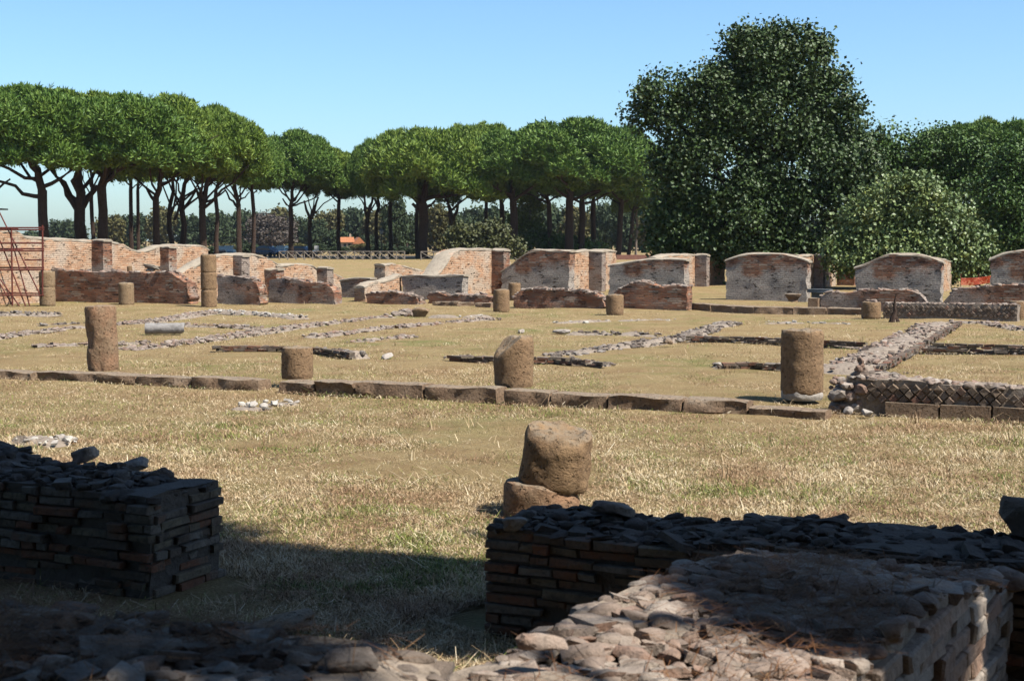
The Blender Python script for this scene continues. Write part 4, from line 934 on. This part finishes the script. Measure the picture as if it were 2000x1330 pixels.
pine(1002, 172, 17, 1000, 100, 262, 385, 395, 'thick pine with a broad trunk above the sweeping coping')
pine(988, 178, 11, 965, 80, 250, 380, 400, 'pine leaning left beside the broad trunk above the sweeping coping', lean=-8, style=1)
pine(1076, 176, 11, 1062, 75, 272, 392, 395, 'pine with a slightly bent trunk over the sloping shouldered wall', lean=-5)
pine(1112, 172, 18, 1110, 130, 246, 388, 390, 'pine with a wide flat crown at the top of the central skyline')
pine(1136, 176, 14, 1150, 110, 250, 390, 395, 'pine with a long right branch beside the bright strip of sky', forks=((1195, 375, 398, .4),))
pine(1158, 182, 11, 1165, 90, 262, 392, 398, 'plain pine trunk right of the bright strip of sky', style=1)
pine(1207, 180, 12, 1218, 75, 262, 396, 400, 'pine leaning right beside the large leafy tree', lean=6)
pine(1228, 190, 8, 1250, 50, 290, 405, 415, 'crooked thin pine close to the large leafy tree', lean=8, style=1)
pine(1242, 200, 5, 1240, 40, 330, 415, 420, 'thin pine with a sunlit pale trunk close to the large leafy tree', style=1, mat='barklit')
pine(1960, 120, 14, 1985, 105, 240, 360, 380, 'pine crown rising at the right border above the laurels', group='umbrella pines at the right')
pine(1860, 128, 14, 1880, 85, 246, 350, 370, 'pine crown just right of the large leafy tree behind the laurels', group='umbrella pines at the right')
pine(1915, 135, 12, 1930, 70, 246, 350, 370, 'pine crown between two others above the laurels at right', group='umbrella pines at the right')

# big leafy tree, fig bush, laurels, dark bush
def leafy(name, px, Y, base_py_z, lobes_px, nleaf, size, mat, label, seed, depth=.8, trunk=None, group=None, cat='tree', shell=.5, clump=.5, tr=.3, sub=9):
    k = ppm(Y); o = np.array([P(px, 470, Y)[0], Y, 0]); r = empty(name, o); tag(r, label, cat, group); lobes = []
    for lx, ly, rx, ry in lobes_px:
        c = P(lx, ly, Y)-o; q = np.random.default_rng(int(lx+ly)); dz = 0
        lobes.append((c[0], q.normal()*.12*rx/k, c[2], rx/k, rx/k*depth, ry/k))
    crown_lobes(lobes, nleaf, size, seed, shell, clump, sub).build('crown', M[mat], r)
    m = MB(); top = max(l[2]+l[5]*.2 for l in lobes); rg = np.random.default_rng(seed)
    tube(m, [np.array([0, 0, -.2]), np.array([.05, 0, top*.15]), np.array([-.05, 0, top*.4]), np.array([0, 0, top*.8])], [tr*1.25, tr, tr*.8, tr*.2], 9, .12, seed)
    for j, l in enumerate(lobes):
        s = np.array([0, 0, top*rg.uniform(.12, .4)]); limb(m, s, np.array(l[:3])*.95, tr*.4, tr*.1, .1, seed+j, 6)
    m.build('trunk' if cat == 'tree' else 'stems', M['bark'], r, True)
    return r
leafy('broadleaf_tree', 1480, 72, 0, [(1530, 130, 105, 75), (1450, 130, 70, 70), (1560, 100, 60, 48), (1480, 95, 70, 40), (1620, 190, 60, 70), (1400, 190, 85, 70), (1300, 180, 60, 45), (1255, 225, 38, 28), (1350, 250, 80, 60), (1500, 230, 130, 110), (1640, 270, 75, 80),
      (1560, 330, 140, 110), (1400, 340, 120, 90), (1320, 330, 55, 70), (1680, 340, 55, 70), (1330, 430, 65, 70), (1450, 430, 120, 75), (1580, 430, 110, 80), (1300, 470, 45, 35), (1400, 490, 100, 35), (1550, 490, 110, 30)],
      120000, .19, 'plane', 'towering dark leafy tree with glossy broad leaves standing above all at right', 5, clump=.55, tr=.45)
leafy('fig_bush', 1780, 66, 0, [(1760, 400, 95, 55), (1830, 430, 80, 60), (1700, 440, 60, 50), (1880, 480, 60, 55), (1740, 490, 100, 50), (1850, 510, 80, 40), (1650, 500, 50, 40), (1920, 520, 40, 30), (1780, 370, 50, 28)],
      52000, .17, 'fig', 'spreading pale green big leaved bush in front of the dark trees at right', 6, cat='bush', tr=.1, clump=.4)
GL = 'dark laurel trees at the right'
leafy('laurel_tree', 1745, 92, 0, [(1745, 300, 60, 60), (1730, 380, 75, 80), (1790, 340, 55, 70)], 26000, .2, 'laurel', 'dark laurel next to the large leafy tree', 8, group=GL)
leafy('laurel_tree', 1850, 90, 0, [(1840, 300, 65, 60), (1850, 390, 85, 85), (1890, 330, 55, 60)], 26000, .2, 'laurel', 'laurel rising above the middle of the pale green bush', 9, group=GL)
leafy('laurel_tree', 1965, 86, 0, [(1950, 380, 70, 70), (1985, 330, 60, 60), (1990, 440, 80, 70), (1940, 460, 60, 60), (2040, 420, 70, 110)], 30000, .2, 'laurel', 'laurel with yellowish green flank at the right border', 10, group=GL)
leafy('flowering_bush', 945, 150, 0, [(915, 470, 45, 32), (960, 465, 45, 38), (990, 485, 35, 24), (940, 490, 60, 22), (890, 455, 22, 18)], 8000, .34, 'oliv', 'dark round bush with dry tips behind the sweeping coping', 12, cat='bush', tr=.15)
leafy('young_pine', 1035, 185, 0, [(1035, 395, 26, 24), (1030, 425, 32, 28), (1045, 455, 28, 26), (1020, 470, 30, 30)], 5000, .4, 'pine', 'small bushy bright green tree among the pine trunks', 13, tr=.2)
leafy('shade_shrub', 1075, 178, 0, [(1060, 475, 50, 30), (1110, 482, 50, 24), (1150, 486, 40, 20)], 6000, .36, 'laurel', 'low dark shrub in the shade of the central pines', 14, cat='bush', tr=.15)

# far wood
def far_proto(seed, mat, nleaf=3600, size=1.0, kind=0):
    r = np.random.default_rng(seed); lobes = [(0, 0, 5, 4.2, 4.2, 4.2)]
    for k in range(9):
        a = r.uniform(0, 6.28); q = r.uniform(1.5, 3.4); lobes.append((q*math.cos(a), q*math.sin(a), r.uniform(2.5, 8.2), *(r.uniform(1.4, 2.6, 3))))
    return crown_lobes(lobes, nleaf, size, seed, .55, 1.0).mesh('crown', M[mat])
fp = [far_proto(300+k, mt, sz_, s2) for k, (mt, sz_, s2) in enumerate((('woodleaf', 4200, .85), ('woodleaf', 4200, .85), ('woodgold', 4200, .8), ('twig', 5200, .5), ('woodleaf', 4200, .85)))]
tm = MB(); tube(tm, [(0, 0, -.2), (0, 0, 2), (.1, 0, 6)], [.35, .3, .12], 7, .1, 3); far_trunk = tm.mesh('trunk', M['bark'], True)
def far_tree(px, Y, hw, top, k, label, group='trees of the far wood'):
    o = P(px, 470, Y); r = empty('woodland_tree', (o[0], Y, 0)); tag(r, label, 'tree', group); s = hw/ppm(Y)/5.2; h = P(px, top, Y)[2]/9.8
    c = link('crown', fp[k], r, Vector((0, 0, 0)), (px*1.7) % 6.28); c.scale = (s, s, h)
    t_ = link('trunk', far_trunk, r); t_.scale = (1, 1, max(.3, h)); return r
WL = 'hazy green tree of the far wood behind the pine trunks'
WH = 'low hazy green tree along the far left horizon'
for px, Y, hw, top in ((120, 400, 30, 432), (145, 380, 30, 428), (20, 420, 40, 455), (60, 420, 30, 452), (235, 370, 34, 422), (265, 360, 30, 416), (375, 350, 36, 420), (440, 345, 34, 412), (470, 350, 30, 412), (420, 330, 32, 422), (700, 360, 30, 410)):
    far_tree(px, Y, hw, top, (int(px)+int(Y)) % 2, WL if px > 200 else WH)
far_tree(215, 330, 34, 424, 2, 'yellowish bush like tree left of the thin pine pair')
far_tree(320, 350, 38, 408, 2, 'yellowish tree showing between the low hanging pine and the leaning one')
far_tree(530, 300, 56, 414, 3, 'bare grey brown twiggy tree left of the dome crowned pine')
far_tree(498, 330, 36, 412, 4, 'green tree overlapping the left side of the bare grey tree')
far_tree(585, 330, 34, 420, 4, 'green tree overlapping the right side of the bare grey tree')
far_tree(545, 360, 40, 410, 2, 'yellow tipped tree behind the bare grey tree')
far_tree(640, 340, 36, 414, 2, 'yellowish green tree left of the lone slim pine')
far_tree(620, 320, 28, 432, 0, 'dark green tree under the open Y shaped pine')
far_tree(690, 380, 46, 402, 4, 'taller tree crest above the orange roofed house')
far_tree(740, 350, 36, 412, 2, 'yellowish tree right of the orange roofed house')
far_tree(720, 310, 22, 458, 4, 'small round tree screening the right of the orange roofed house')
far_tree(655, 300, 30, 446, 4, 'dark tree screening the left of the orange roofed house')
far_tree(790, 290, 34, 418, 1, 'rich green tree left of the thickest black pine trunk')
far_tree(870, 300, 40, 420, 1, 'rich green tree behind the twin trunked pine')
for px, Y, hw, top in ((930, 340, 40, 408), (985, 330, 36, 412), (1050, 320, 40, 405), (1100, 330, 36, 412), (1170, 320, 40, 395), (1205, 330, 36, 410), (1250, 310, 34, 408), (1290, 320, 40, 400), (1330, 330, 40, 420), (1140, 340, 14, 462), (840, 350, 44, 414), (1420, 320, 60, 420), (1520, 320, 60, 420), (1620, 320, 60, 420), (1720, 320, 60, 420), (1830, 320, 60, 400), (1940, 320, 60, 400)):
    far_tree(px, Y, hw, top, (int(px)//7) % 2, 'hazy green tree glimpsed between the central pine trunks' if px < 1300 else 'hazy green tree behind the large leafy tree and the laurels')
for k, px in enumerate((775, 850, 905, 960, 1020, 1065, 1125, 1180, 1225, 1265)):
    far_tree(px, 250+(k*17) % 30, 30+(k*7) % 12, 392+(k*13) % 30, (0, 2, 4, 1, 4, 0, 2, 4, 1, 2)[k], 'greener tree in the shade among the central pine trunks', 'trees among the central pines')
GHB = 'low bushes behind the parked cars'
for px in range(-20, 820, 42):
    far_tree(px+(px*13) % 17, 215+(px*7) % 20, 26, 482-(px*5) % 9, 2 if (px//42) % 3 == 1 else 4, 'low green roadside bush behind the parked cars', GHB)

# ------------------------------------------------------------------ far things: car park, cars, fence, house, lamp, sign
m = MB(); box(m, (-48, 195, -.01), (90, 24, .03)); o = m.build('car_park', M['asphalt']); o['kind'] = 'structure'
def car(px, Y, rz, mat, label):
    p = P(px, 470, Y); r = empty('parked_car', (p[0], Y, .012), rz); tag(r, label, 'car', 'cars parked beyond the ruins')
    st = [(-2.1, .45, .75, .62), (-1.95, .35, .92, .78), (-1.2, .3, .98, .85), (0, .28, .96, .86), (1.2, .3, .92, .85), (1.85, .35, .80, .78), (2.1, .42, .66, .62)]
    def loft(st, w_):
        v = []
        for x, z0, z1, hw in st:
            for y, z in ((-hw, z0), (-hw, (z0+z1)/2), (-hw*.93, z1), (hw*.93, z1), (hw, (z0+z1)/2), (hw, z0)): v.append((x, y, z))
        k = 6; n = len(st); j = np.arange(k); j2 = (j+1) % k
        return v, [np.array(q) for i in range(n-1) for q in np.stack([i*k+j, i*k+j2, (i+1)*k+j2, (i+1)*k+j], -1)]+[np.arange(k)[::-1], (n-1)*k+np.arange(k)]
    m = MB(); m.add(*loft(st, 0)); m.build('body', M[mat], r)
    m = MB(); m.add(*loft([(-1.75, .9, .95, .74), (-1.1, .9, 1.40, .68), (.1, .9, 1.46, .66), (.75, .9, 1.38, .66), (1.35, .88, .93, .72)], 0)); m.build('window_band', M['glass'], r)
    m = MB(); box(m, (-.3, 0, 1.455), (1.3, 1.16, .05), .02); m.build('roof_panel', M[mat], r)
    for sx in (-1.3, 1.3):
        for sy in (-.82, .82):
            m = MB(); tube(m, [(sx, sy-.1, .31), (sx, sy+.1, .31)], .31, 14); m.build('wheel', M['tyre'], r)
    for sy in (-.55, .55):
        m = MB(); box(m, (2.05, sy, .6), (.1, .32, .12), .01); m.build('headlight', M['whitep'], r)
    return r
car(430, 192, R(100), 'black', 'dark parked car half hidden behind the hump backed wall')
car(447, 196, R(95), 'teal', 'bluish parked car peeping behind the hump backed wall')
car(522, 190, R(-35), 'navy', 'dark blue parked car left of the dome crowned pine')
car(553, 196, R(80), 'teal', 'lighter blue parked car beside the trunk of the dome crowned pine')
car(588, 188, R(-30), 'navy', 'dark blue parked car at the foot of the open Y shaped pine')
def post_fence(px0, px1, Y, n, label, h=1.0, name='timber_fence'):
    a, b = P(px0, 470, Y), P(px1, 470, Y); a[2] = b[2] = 0; r = empty(name, a); tag(r, label, 'fence', 'low timber fences'); L = b[0]-a[0]
    for k in range(n+1):
        m = MB(); tube(m, [(L*k/n, 0, -.1), (L*k/n, 0, h)], .07, 6); m.build('post', M['wood'], r)
    for k in range(n):
        x0, x1 = L*k/n, L*(k+1)/n
        m = MB(); tube(m, [(x0, 0, h*.95), (x1, 0, h*.95)], .05, 6); m.build('rail', M['wood'], r)
        m = MB(); tube(m, [(x0, .05, .1), (x1, .05, h*.9)], .045, 6); tube(m, [(x0, -.05, h*.9), (x1, -.05, .1)], .045, 6); m.build('cross_brace', M['wood'], r)
post_fence(545, 790, 162, 15, 'low timber fence with crossed braces left of the thickest black pine trunk')
post_fence(822, 970, 160, 6, 'low timber fence with crossed braces right of the thickest black pine trunk')
post_fence(985, 1060, 160, 3, 'short stretch of timber fence peeping between two tall walls')
m = MB(); box(m, (0, 0, .25), (5.4, .5, .6), .03)
o = m.build('low_red_wall', M['redtile']); o.location = (P(1250, 470, 165)[0], 165, 0); tag(o, 'low reddish wall at the edge of the field left of the large leafy tree', 'wall')
o = P(708, 470, 168); r = empty('litter_bin', (o[0], 168, 0)); tag(r, 'dark litter bin on a post behind the timber fence', 'bin'); m = MB(); tube(m, [(0, 0, .55), (0, 0, 1.35)], [.3, .34], 12); m.build('bin', M['darksteel'], r); m = MB(); tube(m, [(0, 0, -.1), (0, 0, .6)], .05, 6); m.build('post', M['darksteel'], r)
o = P(618, 470, 176); r = empty('notice_sign', (o[0], 176, 0)); tag(r, 'small white notice on a post beside the parked cars', 'sign'); m = MB(); box(m, (0, 0, 1.25), (.55, .04, .65)); m.build('panel', M['whitep'], r); m = MB(); tube(m, [(0, .04, -.1), (0, .04, 1.5)], .035, 6); m.build('post', M['darksteel'], r)
o = P(745, 470, 190); r = empty('street_lamp', (o[0], 190, 0)); tag(r, 'thin dark street lamp between the slim pines before the wood', 'street lamp'); m = MB(); tube(m, [(0, 0, -.1), (0, 0, .6), (0, 0, 3.1)], [.13, .08, .06], 8); m.build('pole', M['darksteel'], r)
m = MB(); tube(m, [(0, 0, 3.1), (0, 0, 3.5)], [.14, .26], 8); m.build('lantern', M['lampglass'], r); m = MB(); tube(m, [(0, 0, 3.5), (0, 0, 3.72)], [.3, .04], 8); m.build('cap', M['darksteel'], r)
# orange-roofed house
Yh = 290; o = P(688, 470, Yh); r = empty('house', (o[0], Yh, 0), R(12)); tag(r, 'small house with orange tiled roofs showing between the trees', 'house')
def gable(x0, x1, y0, y1, h, rh, along_y):
    m = MB(); box(m, ((x0+x1)/2, (y0+y1)/2, h/2), (x1-x0, y1-y0, h)); w_ = m.build('wall', M['plaster'], r)
    m = MB(); e = .4
    if along_y: v = [(x0-e, y0-e, h-.1), ((x0+x1)/2, y0-e, h+rh), (x1+e, y0-e, h-.1), (x0-e, y1+e, h-.1), ((x0+x1)/2, y1+e, h+rh), (x1+e, y1+e, h-.1)]
    else: v = [(x0-e, y0-e, h-.1), (x0-e, (y0+y1)/2, h+rh), (x0-e, y1+e, h-.1), (x1+e, y0-e, h-.1), (x1+e, (y0+y1)/2, h+rh), (x1+e, y1+e, h-.1)]
    m.add(v, [np.array(q) for q in ((0, 1, 4, 3), (1, 2, 5, 4), (0, 2, 1), (3, 4, 5), (0, 3, 5, 2))]); m.build('roof', M['roof'], r)
gable(-2.2, .1, 0, 4, 1.95, .95, False); gable(.35, 2.3, -.6, 4, 1.6, 1.3, True)
m = MB(); box(m, (-.2, 2.2, 3.1), (.4, .4, .9)); m.build('chimney', M['plaster'], r)
for x in (-1.5, -.6):
    m = MB(); box(m, (x, -.01, 1.2), (.5, .06, .7)); m.build('window', M['glass'], r)

# ------------------------------------------------------------------ scaffold, orange netting, sapling
Ys = 48.5
def S(px, py, dy=0): return P(px, py, Ys+dy)
r = empty('scaffold', (S(22, 590)[0], Ys, 0)); tag(r, 'rusty red tube scaffold with diagonal braces at the left border', 'scaffold'); o0 = np.array([S(22, 590)[0], Ys, 0])
def pole(a, b, nm='pole', rad=.03, mat='rust'):
    m = MB(); tube(m, [np.array(a)-o0, np.array(b)-o0], rad, 8); return m.build(nm, M[mat], r)
def gd(p): q = np.array(p); q[2] = -.02; return q
for dy in (0, 1.1):
    for px in (-40, 22, 83):
        if px == 83 and dy == 0: pole(S(83, 440, dy), S(83, 578, dy))
        else: pole(S(px, 446, dy), gd(S(px, 500, dy)))
for py, dy, x0 in ((445, 0, -60), (449, 1.1, -60), (475, 0, -60), (486, 1.1, -60), (490, 0, -60), (508, 1.1, 48), (523, 1.1, -60), (527, 0, -60), (573, 1.1, -60), (577, 0, -60)):
    pole(S(x0, py, dy), S(86, py, dy), 'rail', .026)
for py in (446, 489, 526, 576):
    for px in (22, 83): pole(S(px, py, -.1), S(px, py, 1.2), 'transom', .025)
for a, b in (((-6, 405), (78, 575)), ((0, 470), (50, 598)), ((0, 545), (38, 598)), ((20, 460), (58, 598)), ((-20, 520), (24, 596))): pole(S(*a, .05), S(*b, .05), 'brace', .024)
m = MB(); box(m, S(-20, 409, .5)-o0, (1.05, .6, .05)); m.build('top_board', M['darksteel'], r)
m = MB(); box(m, S(-5, 447, .55)-o0, (1.2, .7, .045)); m.build('deck', M['rust'], r); m = MB(); box(m, S(10, 487, .55)-o0, (1.0, .7, .045)); m.build('deck', M['rust'], r)
o = P(1910, 552, 63); r = empty('safety_netting', (o[0], 63, 0)); tag(r, 'strip of orange plastic safety netting sagging between the last two tall walls', 'netting')
m = MB(); k = 30; xs = np.linspace(-.75, .8, k+1)
for row in range(6):
    z = .33+row*.055; pts = [np.array([x, .02*math.sin(x*9), z-.06*math.cos(x*2)+.10*x]) for x in xs]; tube(m, pts, .012, 4)
for x in xs: tube(m, [np.array([x, .02*math.sin(x*9), .33-.06*math.cos(x*2)+.1*x]), np.array([x, .02*math.sin(x*9), .61-.06*math.cos(x*2)+.1*x])], .014, 4)
m.build('mesh', M['orange'], r)
for x in (-.75, .05, .8):
    m = MB(); tube(m, [(x, .03, -.1), (x, .03, .75)], .015, 6); m.build('stake', M['rust'], r)
o = G(1747, 627); r = empty('bare_sapling', o); tag(r, 'bare dead sapling with a twisted foot beside the low wide stump', 'sapling'); m = MB(); k = 1/ppm(o[1])
def sp(px, py): return np.array([(px-1747)*k, 0, (627-py)*k])
tube(m, [sp(1743, 630), sp(1744, 620), sp(1748, 608), sp(1746, 595), sp(1749, 575)], [.11, .08, .05, .035, .012], 8, .25, 3); tube(m, [sp(1754, 630), sp(1750, 622), sp(1746, 612)], [.07, .06, .03], 7, .2, 4); tube(m, [sp(1746, 600), sp(1742, 590)], [.025, .008], 6); tube(m, [sp(1748, 606), sp(1754, 612)], [.03, .01], 6)
m.build('stem', M['bark'], r, True)

# ------------------------------------------------------------------ unseen pines shading the foreground; last three added to cut sky light
def shade_pine(x, y, cx, cy, rad, z0, z1, label, k, ry=None, proto=None):
    r = empty('umbrella_pine', (x, y, 0)); tag(r, label, 'tree', 'umbrella pines behind the viewer'); m = MB()
    f = np.array([(cx-x)*.3, (cy-y)*.3, z0*.8]); tube(m, [np.array([0, 0, -.2]), np.array([0, 0, 1.]), f*.5, f], [.36, .3, .28, .26], 10, .1, k)
    for j in range(8):
        a = j*.785+k; e = np.array([cx-x+math.cos(a)*rad*.6, cy-y+math.sin(a)*rad*.6, z0+.3*(z1-z0)]); limb(m, f, e, .14, .05, -.2, k+j)
    m.build('trunk', M['bark'], r, True)
    c = link('crown', proto or pine_protos[k % 4], r, Vector((cx-x, cy-y, z0)), k*1.3 if ry is None else -GR); c.scale = (rad/6.2, (ry or rad)/6.2, (z1-z0)/5.9)
shade_pine(-3.6, .8, .4, 3.4, 5.0, 9.0, 12.5, 'umbrella pine left behind the viewer shading the left wall', 1)
shade_pine(9, 1.5, 6.5, 4.75, 4.9, 9.0, 10.3, 'umbrella pine right of the viewer shading the right walls', 2, 1.15)
shade_pine(7, -3, 6.0, .3, 3.0, 8.6, 11.0, 'thin crowned umbrella pine right of the viewer dappling the nearest walls', 6, None, crown_pine(174, keep=.085).mesh('crown', M['pine']))
shade_pine(-3, -9, -3, -7, 7.0, 8.0, 13.0, 'unseen umbrella pine added well behind the viewer at left', 3)
shade_pine(8, -9, 8, -8, 7.0, 8.0, 13.0, 'unseen umbrella pine added well behind the viewer at right', 4)
shade_pine(-14, 2, -12, 2, 5.5, 7.0, 11.0, 'unseen umbrella pine added far out to the left of the viewer', 5)

r = empty('ruin_wall', (-13, -2.6, 0)); tag(r, 'tall unseen brick wall added behind the viewer to block sky light', 'wall')  # unseen wall, added to keep low sky light off the foreground
m = MB(); wall_mesh(m, [(0, 4.2), (6, 5.0), (12, 4.6), (18, 5.2), (27, 4.0)], .6, 901, step=.4, amp=.02, jag=.05); o = m.build('brickwork', M['brick_red'], r, True); o.rotation_euler = (0, 0, 0)
# ------------------------------------------------------------------ air
m = bpy.data.materials.new('air'); m.use_nodes = True; nt = m.node_tree; nt.nodes.clear()
pv = nt.nodes.new('ShaderNodeVolumePrincipled'); mo_ = nt.nodes.new('ShaderNodeOutputMaterial'); nt.links.new(pv.outputs[0], mo_.inputs['Volume'])
pv.inputs['Color'].default_value = (.78, .87, 1, 1); pv.inputs['Density'].default_value = .00007; pv.inputs['Anisotropy'].default_value = .2
hz = MB(); box(hz, (0, 280, 11), (700, 640, 26)); hz = hz.build('haze', m); hz['kind'] = 'stuff'; hz['label'] = 'faint bluish air over the whole scene'; hz['category'] = 'haze'

# ------------------------------------------------------------------ one calibration of every base colour for the exposure above
for m in bpy.data.materials:
    nt = m.node_tree; b = nt.nodes.get('Principled BSDF')
    if b and b.inputs['Base Color'].links:
        src = b.inputs['Base Color'].links[0].from_socket; h = nt.nodes.new('ShaderNodeHueSaturation')
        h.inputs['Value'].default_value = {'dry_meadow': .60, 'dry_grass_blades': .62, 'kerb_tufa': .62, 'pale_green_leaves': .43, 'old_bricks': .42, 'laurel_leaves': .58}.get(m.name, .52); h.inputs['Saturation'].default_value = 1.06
        nt.links.new(src, h.inputs['Color']); nt.links.new(h.outputs[0], b.inputs['Base Color'])
